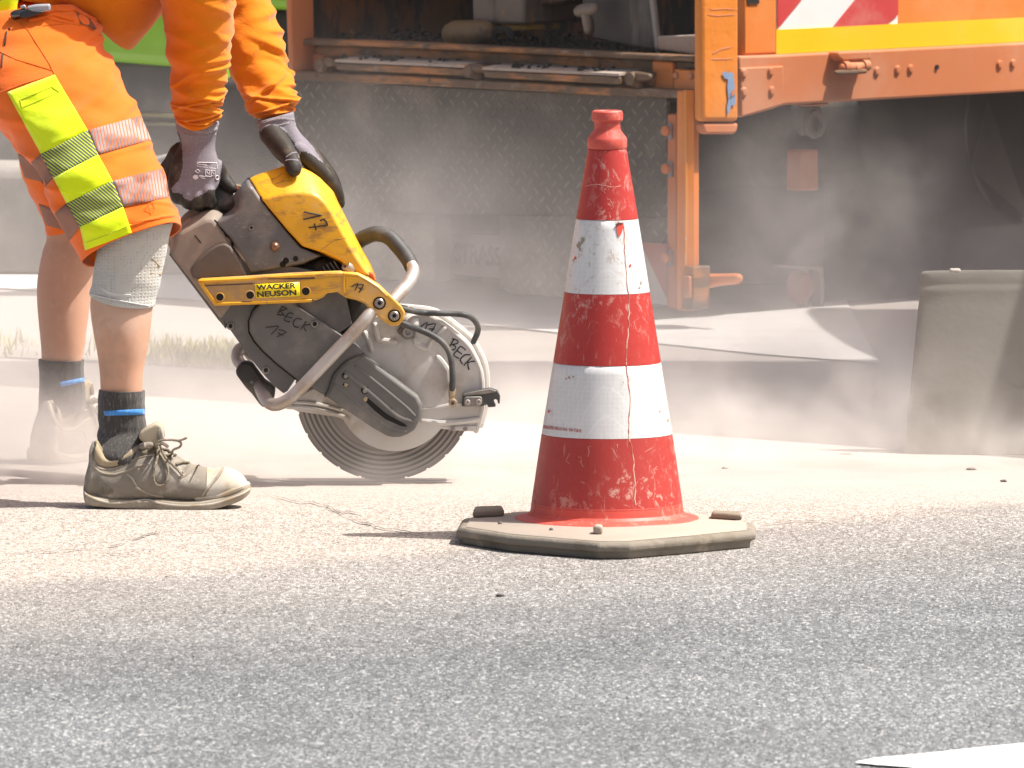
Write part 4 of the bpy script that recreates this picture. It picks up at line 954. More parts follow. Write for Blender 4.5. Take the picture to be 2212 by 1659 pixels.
# --- shoes
def stations(st, p, taper):
    out = []
    for x, yt, yb, w in cr(st, 3):
        u, vt = P('B', (x, yt))[0]; vb = P('B', (x, yb))[0][1]
        a = W(u, vt, YF); b = W(u, vb, YF); c = (a + b) / 2; hz = (a.z - b.z) / 2; ring = []
        for j in range(28):
            t = 6.28318 * j / 28; ct, s_ = math.cos(t), math.sin(t)
            ct = math.copysign(abs(ct) ** (2 / p), ct); s_ = math.copysign(abs(s_) ** (2 / p), s_)
            ring.append(c + Vector((0, -ct * w * (1 - taper * max(0, s_)), s_ * hz)))
        out.append(ring)
    return lay(out)
up_ = [(116, 1290, 1370, .010), (128, 1200, 1430, .024), (160, 1080, 1470, .031), (195, 900, 1490, .032), (230, 815, 1495, .031), (262, 802, 1500, .031), (300, 890, 1500, .034), (345, 972, 1500, .037), (420, 992, 1500, .039), (500, 962, 1500, .040), (580, 930, 1500, .041), (680, 878, 1500, .042), (760, 865, 1500, .042), (850, 862, 1500, .042), (950, 870, 1500, .042), (1020, 890, 1500, .042), (1120, 935, 1500, .043), (1220, 1008, 1500, .045), (1330, 1062, 1500, .046), (1430, 1085, 1500, .047), (1560, 1122, 1500, .047)]
toe_ = [(1500, 1104, 1500, .0475), (1560, 1116, 1500, .048), (1640, 1102, 1490, .0485), (1720, 1104, 1470, .047), (1800, 1126, 1450, .044), (1870, 1166, 1430, .039), (1920, 1215, 1410, .032), (1955, 1275, 1390, .021), (1970, 1330, 1370, .008)]
so_ = [(112, 1312, 1420, .018), (130, 1340, 1480, .034), (180, 1385, 1518, .040), (300, 1412, 1535, .043), (500, 1440, 1552, .044), (800, 1440, 1572, .043), (1000, 1435, 1582, .047), (1200, 1452, 1588, .051), (1400, 1448, 1588, .053), (1560, 1420, 1566, .052), (1700, 1390, 1526, .049), (1850, 1335, 1478, .042), (1930, 1298, 1430, .033), (1975, 1285, 1388, .018), (1986, 1312, 1360, .006)]
shoe = mobj('work_shoe', *stations(up_, 2.5, .42), SHOE, man, ang=80)
sole = mobj('sole', *stations(so_, 4.5, .0), SOLE, shoe, ang=60)
toe = mobj('toe_cap', *stations(toe_, 2.5, .35), TOEC, shoe, ang=80)
shb = bvh_of(shoe, sole, toe)
tong = slab('tongue', P('B', (735, 715), (800, 665), (905, 610), (960, 612), (995, 650), (1012, 770), (960, 850), (900, 860), (800, 840), (728, 780)), YF - .022, .044, SHOET, shoe, .011, 4)
slab('tongue_tab', P('B', (938, 700), (990, 650), (1018, 770), (1000, 800), (940, 790)), YF - .026, .05, SHOE, tong, .004, 2)
def onshoe(pts, r, mat, name, off=0.0, n=8):
    w = [proj(*p, shb, off, YF - .043) for p in cr(P('B', *pts), 3)]
    return mobj(name, *tube(w, r, n, 2), mat, shoe)
ce = cr(P('B', (252, 822), (300, 915), (345, 980), (420, 1002), (520, 975), (600, 938), (662, 902)), 4); cl_ = cr(P('B', (232, 1005), (285, 1068), (350, 1096), (430, 1096), (520, 1072), (600, 1026), (655, 965)), 4)
cv_ = []
for (a0, a1), (b0, b1) in zip(ce, cl_):
    for j in range(6):
        t_ = j / 5; cv_.append(proj(a0 + (b0 - a0) * t_, a1 + (b1 - a1) * t_, shb, .001 + .006 * math.sin(math.pi * min(1, t_ * 1.05 + .05)), YF - .04))
pc = mobj('padded_collar', cv_, [[i * 6 + j, i * 6 + j + 1, i * 6 + j + 7, i * 6 + j + 6] for i in range(len(ce) - 1) for j in range(5)], SHOET, shoe, recalc=False, ang=80)
mo = pc.modifiers.new('Solid', 'SOLIDIFY'); mo.thickness = .003; mo.offset = 0
mobj('collar_rim', *tube([proj(*p, shb, .0015, YF - .04) for p in ce[::2]], .0042, 10, 2), SHOET, shoe)
onshoe([(640, 950), (700, 900), (780, 860), (860, 850)], .006, SHOE, 'padded_collar', 0, 10)
onshoe([(235, 830), (205, 920), (200, 1040), (215, 1080)], .006, SHOE, 'heel_tab', -.002)
onshoe([(205, 1060), (300, 1115), (420, 1120), (560, 1080), (690, 1010), (800, 975), (900, 960)], .0018, SOLE, 'stitch_ridge', 0)
onshoe([(215, 1085), (310, 1160), (450, 1180), (600, 1140), (720, 1090), (835, 1062)], .0022, SOLE, 'stitch_ridge', 0)
onshoe([(600, 1185), (650, 1225), (690, 1290), (715, 1330)], .0018, SOLE, 'stitch_ridge', 0)
onshoe([(1672, 1105), (1620, 1190), (1540, 1290), (1470, 1380), (1440, 1435)], .0018, SOLE, 'toe_seam', 0)
onshoe([(1690, 1105), (1640, 1195), (1560, 1295), (1490, 1385), (1460, 1435)], .0010, SHOE, 'toe_seam', 0)
onshoe([(150, 1415), (260, 1465), (400, 1500), (560, 1500), (720, 1478), (840, 1470), (960, 1505), (1150, 1530), (1350, 1532), (1560, 1512), (1750, 1455), (1900, 1395), (1970, 1345)], .0022, TOEC, 'sole_rib', 0)
onshoe([(1385, 1452), (1500, 1440), (1640, 1415), (1780, 1365), (1900, 1312), (1955, 1290)], .006, TOEC, 'sole_rib', -.002)
onshoe([(700, 1330), (800, 1380), (900, 1415), (1000, 1430)], .003, SOLE, 'sole_rib', 0)
onshoe([(1210, 1195), (1180, 1225), (1260, 1190), (1340, 1110), (1410, 1075)], .0016, SOLE, 'tongue_crease', 0)
onshoe([(1300, 1065), (1240, 1135), (1225, 1160)], .0022, SHOE, 'tongue_crease', 0)
def lace(pts, off=.004, r=.0024):
    w = [proj(*p, shb, off, YF - .048) for p in cr(P('B', *pts), 3)]
    sm = [w[0]] + [(a + b * 2 + c) / 4 for a, b, c in zip(w[:-2], w[1:-1], w[2:])] + [w[-1]]
    mobj('shoe_lace', *tube(sm, r, 8, 2), LACE, shoe)
lace([(930, 850), (940, 930), (935, 1010), (905, 1100), (895, 1200), (910, 1275), (965, 1308), (1025, 1285), (1055, 1200), (1058, 1120), (1030, 1060), (985, 990), (940, 900), (930, 850)])
lace([(965, 850), (985, 920), (1020, 985), (1080, 1055), (1150, 1120), (1215, 1195)])
lace([(925, 845), (960, 805), (1040, 792), (1130, 795), (1190, 812), (1208, 845), (1180, 880), (1120, 902), (1102, 940), (1100, 1010)], .004, .0022)
lace([(1110, 795), (1190, 800), (1262, 772)], .004, .0022)
lace([(930, 845), (990, 830), (1050, 865)], .004, .0032); lace([(920, 850), (860, 895), (790, 940), (765, 935)], .003, .0026)
lace([(1040, 970), (1090, 960), (1140, 965)], .003); lace([(1150, 1065), (1210, 1048), (1290, 1055)], .003); lace([(1005, 900), (1050, 910), (1085, 935)], .003)
mobj('eyelet', *tube([proj(*p, shb, .002, YF - .045) for p in P('B', (765, 925), (790, 950), (820, 930), (800, 905), (765, 925))], .0022, 8, 3), SHOE, shoe)
# other shoe: same parts turned away behind the near leg
an = W(262, 945, YF); an2 = Vector((W(131, 885, YR).x, YR, an.z)); cyw, syw = math.cos(R(58)), math.sin(R(58))
def turned(o, par):
    me = o.data.copy(); b0 = root_loc(man)
    for w in me.vertices:
        d = w.co + b0 - an; w.co = an2 + Vector((d.x * cyw - d.y * syw, d.x * syw + d.y * cyw, d.z)) - b0
    c = bpy.data.objects.new(o.name, me); COL.objects.link(c); c.parent = par
    for m in o.modifiers:
        if m.type == 'BEVEL': bev(c, m.width, m.segments)
    for ch in list(o.children): turned(ch, c)
turned(shoe, man)

# --- gloves
def coat(o, poly):
    from mathutils.geometry import intersect_point_tri_2d
    b = root_loc(o); me = o.data; at = me.attributes.new('coat', 'FLOAT', 'POINT'); px = poly
    for v in me.vertices:
        w = v.co + b; d = w - CAM; dp = d.dot(FWD); x = CU + F * d.dot(RT) / dp; y = CV - F * d.dot(UP) / dp
        ins = False; n = len(px); j = n - 1
        for i in range(n):
            if (px[i][1] > y) != (px[j][1] > y) and x < (px[j][0] - px[i][0]) * (y - px[i][1]) / (px[j][1] - px[i][1]) + px[i][0]: ins = not ins
            j = i
        at.data[v.index].value = 0.0 if ins and v.normal.dot(d.normalized()) < .35 else 1.0
def glove_mat():
    g = N('grey_knit_glove_with_black_coating'); o = g.obj(); a = g.n('ShaderNodeAttribute', attribute_name='coat').outputs['Fac']
    k = g.noise(g.mapv(o, (1, 1, 1.6)), 330, 2, .5); n = g.noise(o, 14, 5)
    c1 = g.mix(n, (.155, .14, .165), (.27, .25, .285)); c1 = g.mix(g.rng(k, .5, .7, 0, .35), c1, (.40, .38, .40))
    c2 = g.mix(n, (.018, .016, .015), (.05, .044, .038)); c2 = g.mix(g.rng(g.noise(o, 20, 5), .55, .74, 0, .7), c2, (.16, .125, .085))
    m = g.rng(a, .35, .65)
    return g.bsdf(g.mix(m, c1, c2), g.rng(m, 0, 1, .92, .6), 0, g.bump(g.math('ADD', k, g.noise(o, 60, 4)), .3, .0018), .3)
GLV = glove_mat()
def A(*p): return P('A', *p)
def tA(pts, Ys, r, n=14, k=5): return tube([W(*q, y) for q, y in zip(A(*pts), Ys)], r, n, k)
YN = 16.02
gk = [(236, 175, 735, 215), (250, 250, 728, 260), (262, 330, 706, 335), (300, 430, 690, 430), (262, 530, 690, 530), (212, 620, 715, 620), (180, 740, 742, 740), (158, 860, 738, 860), (165, 960, 715, 950), (190, 1040, 650, 1020), (260, 1090, 580, 1070)]
keys = []
for (a, b, c, d), ry in zip(gk, (.047, .046, .043, .033, .033, .034, .034, .032, .03, .028, .022)):
    (u1, v1), (u2, v2) = A((a, b), (c, d)); keys.append((u1, v1, u2, v2, YN, ry, -.004))
gp = [lay(limb_rings(keys, 5, 32, 2.3))]
for x, y, r in ((245, 930, .0145), (360, 985, .0150), (480, 1010, .0150), (600, 975, .0140)):   # four fingers closing round the handle
    gp.append(tA([(x, y - 60), (x + 10, y + 60), (x + 30, y + 130), (x + 80, y + 110), (x + 110, y + 10)], [YN - .012, YN - .018, YN + .012, YN + .055, YN + .068], [r, r, r * .95, r * .9, r * .8]))
gp.append(tA([(690, 720), (760, 820), (810, 900), (868, 952)], [YN + .03, YN + .035, YN + .03, YN + .02], [.018, .0165, .015, .0125]))       # thumb along the trigger side
gp.append(tA([(300, 560), (220, 700), (150, 780), (150, 900)], [YN + .03, YN + .045, YN + .055, YN + .05], [.022, .021, .019, .017]))       # heel of the palm
gl = voxel('glove', gp, .0030, 5, GLV, man)
coat(gl, A((200, 80), (780, 80), (760, 700), (745, 870), (700, 960), (610, 980), (560, 1020), (480, 1050), (420, 1090), (350, 1080), (310, 1020), (215, 1000), (200, 960), (300, 840), (325, 700), (322, 540), (305, 400), (285, 345), (200, 250)))
glb = bvh_of(gl)
CUFF = rib_mat('grey_glove_cuff_rib', (.22, .205, .225), (.42, .40, .41), 420)
strokes('cuff_roll', [A((238, 140), (262, 200), (360, 262), (470, 310), (600, 320), (690, 295), (735, 235))], .0052, glb, CUFF, gl, -.001)
strokes('cuff_line', [A((262, 320), (400, 372), (560, 385), (690, 355))], .0022, glb, CUFF, gl, -.0008); strokes('cuff_line', [A((320, 520), (480, 540), (700, 535))], .0012, glb, CUFF, gl, -.0004)
PRN = worn('white_glove_print', (.72, .70, .72), .7, 0, .1, 50, bump=None)
text_on('printed_text', 'Flexible', A((488, 675), (600, 690), (596, 706), (484, 692)), glb, PRN, gl, .0014, Y=YN - .04, bold=.02)
text_on('printed_text', 'Supreme Latex', A((484, 700), (700, 728), (697, 746), (480, 718)), glb, PRN, gl, .0014, Y=YN - .04, bold=.02)
strokes('printed_symbol', [A((488, 668), (700, 674)), A((580, 752), (580, 812), (622, 812), (622, 756), (580, 752)), A((640, 756), (640, 818), (684, 818), (684, 760), (640, 756)), A((465, 765), (490, 745), (518, 765), (495, 785), (465, 765)), A((595, 770), (610, 795)), A((655, 775), (672, 800)), A((510, 820), (640, 828)), A((530, 840), (570, 846)), A((700, 670), (712, 745))], .0008, glb, PRN, gl, .0008, Y=YN - .04, k=1)
u, v = A((470, 832))[0]; patch('printed_symbol', [(u + 6 * math.cos(i * .52), v + 5 * math.sin(i * .52)) for i in range(12)], glb, PRN, gl, .0014)
u, v = A((708, 838))[0]; strokes('printed_symbol', [[(u + 3.4 * math.cos(i * .52), v + 4.6 * math.sin(i * .52)) for i in range(13)]], .0008, glb, PRN, gl, .0008, Y=YN - .03, k=1)
# far glove: thumb towards the camera, fingers over the cowl
YQ = 16.10
keys = []
for (a, b, c, d), ry in zip([(1130, 215, 1562, 100), (1150, 250, 1572, 180), (1190, 310, 1588, 262), (1215, 390, 1650, 360), (1250, 470, 1730, 440), (1330, 590, 1790, 540), (1440, 690, 1840, 620)], (.046, .045, .042, .036, .034, .032, .026)):
    (u1, v1), (u2, v2) = A((a, b), (c, d)); keys.append((u1, v1, u2, v2, YQ + .02, ry, 0))
gp = [lay(limb_rings(keys, 5, 32, 2.3))]
gp.append(tA([(1300, 340), (1400, 460), (1490, 570), (1545, 670), (1562, 742)], [YQ - .01, YQ - .035, YQ - .065, YQ - .088, YQ - .098], [.024, .023, .0185, .0170, .0160]))      # thumb
gp.append(tA([(1640, 545), (1740, 655), (1850, 760), (1960, 880), (2030, 990), (2062, 1060)], [YQ - .012, YQ - .008, YQ + .0, YQ + .01, YQ + .02, YQ + .025], [.0165, .0168, .0155, .0142, .0130, .0115]))
gp.append(tA([(1720, 560), (1840, 700), (1950, 840), (2040, 1000), (2076, 1130)], [YQ + .02, YQ + .025, YQ + .035, YQ + .045, YQ + .05], [.0165, .016, .0150, .0130, .0105]))
gp.append(tA([(1760, 560), (1870, 690), (1970, 830), (2040, 960)], [YQ + .045, YQ + .055, YQ + .065, YQ + .075], [.016, .0155, .0145, .012]))
gp.append(tA([(1770, 560), (1870, 680), (1950, 790)], [YQ + .065, YQ + .078, YQ + .09], [.0145, .0135, .011]))
gl2 = voxel('glove', gp, .0030, 5, GLV, man)
coat(gl2, A((1050, 50), (1640, 50), (1620, 270), (1680, 380), (1780, 500), (1900, 680), (1840, 640), (1760, 575), (1680, 545), (1640, 550), (1620, 620), (1600, 560), (1565, 450), (1490, 345), (1400, 265), (1310, 245), (1225, 285), (1190, 330), (1100, 240)))
g2b = bvh_of(gl2)
strokes('cuff_roll', [A((1130, 215), (1180, 150), (1260, 112), (1400, 110), (1550, 105))], .0045, g2b, CUFF, gl2, -.001)
strokes('cuff_line', [A((1160, 260), (1300, 210), (1420, 180), (1555, 190))], .0026, g2b, CUFF, gl2, -.0006); strokes('cuff_line', [A((1400, 260), (1500, 232), (1580, 240))], .002, g2b, CUFF, gl2, -.0006)
strokes('glove_crease', [A((1480, 610), (1540, 570), (1590, 560)), A((1475, 650), (1530, 640), (1600, 650)), A((1600, 640), (1640, 690))], .0022, g2b, GLV, gl2, -.0008)

# torch lighter stuck in the back pocket
lt = empty('pocket_lighter', W(60, 30, 15.84), 'black and grey torch lighter sticking out of the shorts pocket', 'lighter')
YI = 15.84
LGREY = worn('grey_lighter_plastic', (.36, .37, .40), .35, .2, .1, 30); LBLK = worn('black_lighter_plastic', (.03, .03, .035), .35, 0, .2, 30)
slab('handle', P('1', (165, 40), (220, 28), (312, 24), (316, 70), (250, 76), (190, 104), (165, 100)), YI - .012, .024, LGREY, lt, .004, 3)
slab('grip', P('1', (150, 58), (175, 48), (205, 60), (280, 72), (230, 96), (180, 112), (120, 116), (130, 80)), YI - .016, .03, LBLK, lt, .004, 3)
mobj('nozzle', *tube([W(*p, YI) for p in P('1', (90, 92), (120, 84), (152, 76))], [.0085, .0085, .0075], 16, 3), worn('dark_chrome', (.12, .12, .13), .2, .9, .2, 30), lt)
slab('thumb_button', P('1', (122, 40), (150, 28), (162, 40), (160, 54), (132, 56)), YI - .006, .012, LGREY, lt, .002)
strokes('mark', [P('1', (245, 72), (252, 62), (258, 74)), P('1', (266, 70), (272, 60))], .0012, None, worn('red_print_mark', (.6, .05, .04), .5, bump=None), lt, Y=YI - .018, k=1) if False else None
# ------------------------------------------------------------------ road-works truck
ORP = worn('faded_orange_truck_paint', (.66, .20, .035), .5, 0, .10, 5, [((.70, .29, .11), 3.5, .48, .72, .6), ((.40, .19, .09), 22, .64, .76, .5), ((.25, .2, .17), 45, .68, .75, .5)], (.12, 14, .004), .4)
ORB = worn('bright_orange_truck_paint', (.72, .22, .012), .45, 0, .10, 6, [((.45, .48, .55), 30, .70, .74, .8, (1, 1, .3)), ((.5, .2, .08), 16, .64, .75, .5)], (.15, 20, .004), .4)
ORD = worn('dusted_orange_truck_paint', (.50, .165, .065), .65, 0, .12, 4, [((.50, .28, .18), 3, .45, .7, .5), ((.30, .17, .11), 24, .64, .76, .5)], (.12, 20, .003), .3)
ORS = worn('bitumen_smeared_orange', (.22, .085, .03), .6, 0, .5, 7, [((.035, .03, .028), 9, .42, .56, .95, (1, 1, .35)), ((.60, .22, .05), 12, .68, .73, .9)], (.4, 40, .004), .4)
BEAMM = worn('dirty_brown_steel_beam', (.135, .085, .052), .65, .1, .3, 9, [((.46, .19, .065), 6, .49, .62, .9, (.5, .5, 2)), ((.30, .26, .23), 16, .54, .70, .6), ((.04, .035, .03), 22, .6, .7, .7)], (.4, 60, .004), .3)
LEDGE = worn('dusty_ledge_steel', (.40, .33, .28), .7, 0, .25, 14, [((.50, .27, .16), 10, .5, .66, .7), ((.08, .07, .065), 30, .58, .68, .7)], (.4, 60, .004), .3)
BIT = worn('black_bitumen_crumbs', (.018, .017, .016), .7, 0, .4, 60, [((.16, .15, .14), 90, .60, .72, .6)], (.9, 90, .012), .3)
DSTEEL = worn('dark_smeared_steel', (.06, .055, .052), .5, .4, .35, 8, [((.20, .18, .165), 12, .5, .72, .6, (1, 1, .3)), ((.12, .07, .04), 20, .6, .7, .5)], (.3, 50, .003), .4)
BROWNM = worn('smeared_brown_motor_box', (.20, .16, .13), .6, .2, .3, 9, [((.42, .20, .08), 14, .62, .70, .7), ((.05, .045, .04), 16, .55, .68, .7, (1, 1, .3))], (.3, 50, .003))
UNDER = worn('black_underbody', (.022, .021, .02), .85, 0, .4, 6, [((.07, .06, .05), 8, .5, .7, .6)], (.3, 30, .004), .2)
YELR = worn('yellow_reflective_stripe', (.88, .50, .006), .4, 0, .05, 4, [((.84, .56, .10), 3, .5, .72, .5), ((.5, .28, .06), 40, .68, .76, .5)], (.04, 60, .001), .4)
BLUEC = worn('exposed_blue_paint', (.20, .29, .45), .6, 0, .3, 26, [((.55, .35, .2), 40, .58, .66, .7)], bump=None)
REDW = worn('red_warning_stripe', (.52, .05, .05), .45, 0, .08, 8, [((.6, .3, .26), 6, .5, .75, .4)], (.04, 60, .001))
WHTW = worn('white_warning_stripe', (.74, .73, .73), .45, 0, .05, 8, [((.55, .5, .47), 7, .55, .75, .4)], (.04, 60, .001))
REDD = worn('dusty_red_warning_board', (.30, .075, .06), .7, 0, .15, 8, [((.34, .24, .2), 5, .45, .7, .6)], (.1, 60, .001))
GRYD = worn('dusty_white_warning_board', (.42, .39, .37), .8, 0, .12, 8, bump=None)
TRED = worn('red_tail_lamp_glass', (.26, .035, .03), .4, 0, .1, 20, bump=None)
def checker_mat():
    g = N('diamond_tread_steel'); o = g.obj(); s = g.n('ShaderNodeSeparateXYZ'); g.l(o, s.inputs[0])
    # coordinate along the panel (object axes are turned 45 degrees in plan) and height
    a = g.math('MULTIPLY', g.math('SUBTRACT', s.outputs[1], s.outputs[0]), .7071)
    k = 1 / .029
    p = g.math('MULTIPLY', a, k); q = g.math('MULTIPLY', s.outputs[2], k)
    x = g.math('ADD', p, q); y = g.math('SUBTRACT', p, q)
    x = g.math('MULTIPLY', x, .7071); y = g.math('MULTIPLY', y, .7071)
    fx = g.math('FLOOR', x); fy = g.math('FLOOR', y)
    par = g.math('ABSOLUTE', g.math('MODULO', g.math('ADD', fx, fy), 2.0))
    cx_ = g.math('SUBTRACT', g.math('SUBTRACT', x, fx), .5); cy_ = g.math('SUBTRACT', g.math('SUBTRACT', y, fy), .5)
    # alternate long axis
    lx = g.math('ADD', g.math('MULTIPLY', cx_, par), g.math('MULTIPLY', cy_, g.math('SUBTRACT', 1.0, par)))
    ly = g.math('ADD', g.math('MULTIPLY', cy_, par), g.math('MULTIPLY', cx_, g.math('SUBTRACT', 1.0, par)))
    d = g.math('ADD', g.math('MULTIPLY', g.math('MULTIPLY', lx, lx), 4.4), g.math('MULTIPLY', g.math('MULTIPLY', ly, ly), 55.0))
    f = g.rng(d, 1.05, .55)
    n = g.noise(o, 3.5, 5)
    c = g.mix(n, (.035, .030, .026), (.115, .098, .083))
    c = g.mix(g.math('MULTIPLY', f, g.rng(g.noise(o, 4, 4), .35, .65, .15, .8)), c, (.24, .205, .175))
    c = g.mix(g.rng(g.noise(o, 5, 6, .65), .52, .72, 0, .5), c, (.24, .20, .165))
    return g.bsdf(c, .5, .25, g.bump(f, .9, .004), .4)
CHK = checker_mat()

YT0 = 19.9
C0 = W(1508, 705, YT0); C0.z = 0
E1 = Vector((-.714, .70, 0)).normalized(); E2 = Vector((.70, .714, 0)).normalized()
N1 = -E2; N2 = -E1
def RP(p, off=0.0): return ON(p[0], p[1], C0 + N1 * off, N1)      # rear face plane
def SP(p, off=0.0): return ON(p[0], p[1], C0 + N2 * off, N2)      # side plane
truck = empty('road_works_truck', C0, 'orange road-works truck with a dirty open hopper and warning stripes, standing behind the dust', 'truck')
def rear_slab(name, pts, off, th, mat, par=truck, b=.004, seg=2, **k):
    o = mobj(name, *ext([RP(p, off) for p in pts], -N1 * th), mat, par, **k)
    return bev(o, b, seg) if b else o
def side_slab(name, pts, off, th, mat, par=truck, b=.004, seg=2, **k):
    o = mobj(name, *ext([SP(p, off) for p in pts], -N2 * th), mat, par, **k)
    return bev(o, b, seg) if b else o
def loc3(a, b, z): return C0 + E1 * a + E2 * b + Vector((0, 0, z))
def tbox(name, a0, a1, b0, b1, z0, z1, mat, par=truck, bw=.01):
    v, f = ext([loc3(a0, b0, z0), loc3(a1, b0, z0), loc3(a1, b1, z0), loc3(a0, b1, z0)], (0, 0, z1 - z0))
    o = mobj(name, v, f, mat, par); return bev(o, bw, 2) if bw else o
def zr(u, v): return RP((u, v)).z
# hopper: open box of smeared plates with a tray in front
zs = zr(1074, 100)
rear_slab('left_post', [(613, -240), (627, -240), (628, 0), (632, 155), (623, 157), (617, 0)], .10, .08, ORD)
tw = (RP((627, 90)) - RP((1508, 118))).length       # width of the opening
tbox('hopper_floor', .02, tw, .02, .62, zs - .06, zs - .02, BIT, bw=0)
tbox('hopper_back_wall', .03, tw + .1, .62, .68, zs - .1, zs + .75, ORS, bw=0)
tbox('hopper_side_wall', tw - .04, tw + .02, .02, .62, zs - .03, zs + .75, ORS, bw=0)
tbox('hopper_side_wall', .02, .07, .12, .62, zs + .0, zs + .75, DSTEEL, bw=0)
tbox('hopper_shade_roof', -.0 + .03, tw + .02, .10, .66, zs + .62, zs + .66, ORS, bw=0)  # unseen roof added to darken the inside of the hopper
rear_slab('wall_rib', P('D', (500, -160), (590, -160), (592, 275), (530, 275)), -.36, .04, ORS, b=.004)
rear_slab('wall_plate', P('D', (600, -160), (805, -160), (808, 310), (640, 300)), -.42, .03, ORS, b=.004)
rear_slab('wall_plate', P('D', (215, -160), (490, -160), (500, 350), (215, 360)), -.16, .03, ORS, b=.004)
rear_slab('wall_plate', P('D', (1060, -200), (1330, -200), (1330, 60), (1060, 30)), -.5, .03, worn('rust_orange_plate', (.26, .10, .035), .6, 0, .5, 8, [((.03, .025, .02), 10, .45, .6, .9)]), b=.004)
rear_slab('wall_plate', P('D', (1330, -200), (1815, -200), (1815, 400), (1340, 400)), -.55, .03, DSTEEL, b=.004)
mb = MB(); random.seed(3)                                        # asphalt left on the tray
for i in range(900):
    a = random.uniform(.05, tw - .05); b = random.uniform(.0, .5) ** 1.3; hgt = .012 + .05 * max(0, noise.noise(Vector((a * 2.3, b * 3, 1)))) + b * .06
    r = random.uniform(.004, .013)
    bm = bmesh.new(); bmesh.ops.create_icosphere(bm, subdivisions=1, radius=r); c = loc3(a, b, zs - .02 + hgt * random.uniform(.2, 1))
    mb.add([c + w.co * (1 + .4 * noise.noise(w.co * 90 + c)) for w in bm.verts], [[x.index for x in q.verts] for q in bm.faces]); bm.free()
mb.obj('asphalt_crumbs', BIT, truck, ang=20)['kind'] = 'stuff'
rear_slab('tray_lip', [(632, 83), (880, 92), (1074, 102), (1300, 112), (1500, 123), (1500, 134), (1300, 124), (1074, 113), (880, 104), (632, 96)], .06, .07, BEAMM)
rear_slab('rear_beam', [(630, 96), (1074, 112), (1506, 134), (1506, 196), (1074, 178), (630, 158)], .02, .10, BEAMM, b=.006)
rear_slab('corner_plate', P('D', (215, 485), (388, 500), (392, 692), (215, 690)), .03, .02, ORD)
rear_slab('corner_plate', P('D', (396, 515), (505, 525), (505, 705), (398, 700)), .028, .02, ORD)
rear_slab('corner_plate', P('E', (1398, 425), (1545, 440), (1545, 636), (1395, 628)), .035, .02, ORP)
rear_slab('corner_plate', P('E', (1552, 488), (1722, 500), (1722, 645), (1552, 640)), .05, .03, ORP)
for p in P('E', (1565, 535), (1672, 540)): mobj('plate_bolt', *lathe([(0, .004), (.007, .003), (.009, 0)], RP(p, .052), N1, 10), ORD, truck)
for fr, q0, q1 in (('D', (632, 612), (1895, 668)), ('E', (196, 500), (1165, 545))):
    a, b = P(fr, q0, q1); d = 15
    s0 = rear_slab('angle_ledge', [a, b, (b[0], b[1] + d * 1.1), (a[0] + 4, a[1] + d)], .10, .012, BEAMM)
    t = [RP(a, .10), RP(b, .10)]; t2 = [t[1] - N1 * .10 + Vector((0, 0, .012)), t[0] - N1 * .10 + Vector((0, 0, .012))]
    mobj('ledge_top', *ext([x + Vector((0, 0, .002)) for x in t + t2], (0, 0, .006)), LEDGE, s0, smooth=False)
    mbx = MB()
    for i in range(60):
        k = random.random(); c = t[0].lerp(t[1], k) - N1 * random.uniform(.01, .07) + Vector((0, 0, .012)); r = random.uniform(.004, .010)
        if noise.noise(Vector((k * 6, 1, 2))) < -.05: continue
        bm = bmesh.new(); bmesh.ops.create_icosphere(bm, subdivisions=1, radius=r)
        mbx.add([c + w.co for w in bm.verts], [[x.index for x in q.verts] for q in bm.faces]); bm.free()
    mbx.obj('asphalt_crumbs', BIT, s0, ang=20)['kind'] = 'stuff'
def hinge(f, x0, y0, x1, y1):
    a, b = P(f, (x0, y0), (x1, y1)); c = ((a[0] + b[0]) / 2, (a[1] + b[1]) / 2); w = abs(b[0] - a[0]) * .0012
    hb = rear_slab('hinge', [(a[0], a[1] + 4), (b[0], a[1] + 6), (b[0], b[1]), (a[0], b[1])], .05, .04, BEAMM, b=.006)
    mobj('hinge_pin', *tube([RP((a[0] + 4, c[1] - 6), .085), RP((c[0], c[1] - 5), .085), RP((b[0] - 6, c[1] - 4), .085)], [.008, .011, .008], 12), BEAMM, hb)
    mobj('hinge_ear', *lathe([(0, .03), (.015, .03), (.018, .02), (.018, -.02)], RP((c[0] - 2, c[1]), .07), N1, 16), BEAMM, hb)
    mobj('hinge_foot', *tube([RP((c[0], c[1]), .07), RP((c[0] + 2, b[1] + 4), .075)], .011, 10), BEAMM, hb)
hinge('D', 480, 545, 660, 720); hinge('E', 80, 440, 235, 560); hinge('E', 1215, 490, 1398, 622)
rear_slab('flap_bar', [(617, 153), (850, 162), (1074, 175), (1300, 187), (1482, 195), (1482, 213), (1300, 206), (1074, 194), (850, 182), (617, 172)], .09, .05, BEAMM)
# things standing in the hopper
rear_slab('motor_box', P('E', (118, -160), (488, -160), (490, 172), (125, 168)), -.12, .22, BROWNM, b=.008)
rear_slab('motor_foot', P('E', (200, 172), (505, 172), (510, 215), (280, 222), (262, 276), (206, 272)), -.14, .12, worn('greasy_yellow_foot', (.40, .22, .03), .5, 0, .4, 14, [((.05, .03, .03), 12, .5, .6, .8)]), b=.005)
mobj('roller', *tube([RP(p, -.10) for p in P('E', (5, 240), (100, 238), (205, 235))], .034, 16), worn('greasy_brown_roller', (.22, .13, .055), .5, 0, .4, 14, [((.04, .03, .03), 12, .5, .6, .8)]), truck)
mobj('cable', *tube([RP(p, -.08) for p in P('E', (285, 255), (300, 218), (350, 208), (390, 222), (400, 262))], .009, 8), UNDER, truck)
rear_slab('motor_cover', P('E', (488, -160), (800, -160), (805, 5), (740, 25), (600, 42), (495, 45)), -.18, .12, ORS, b=.006)
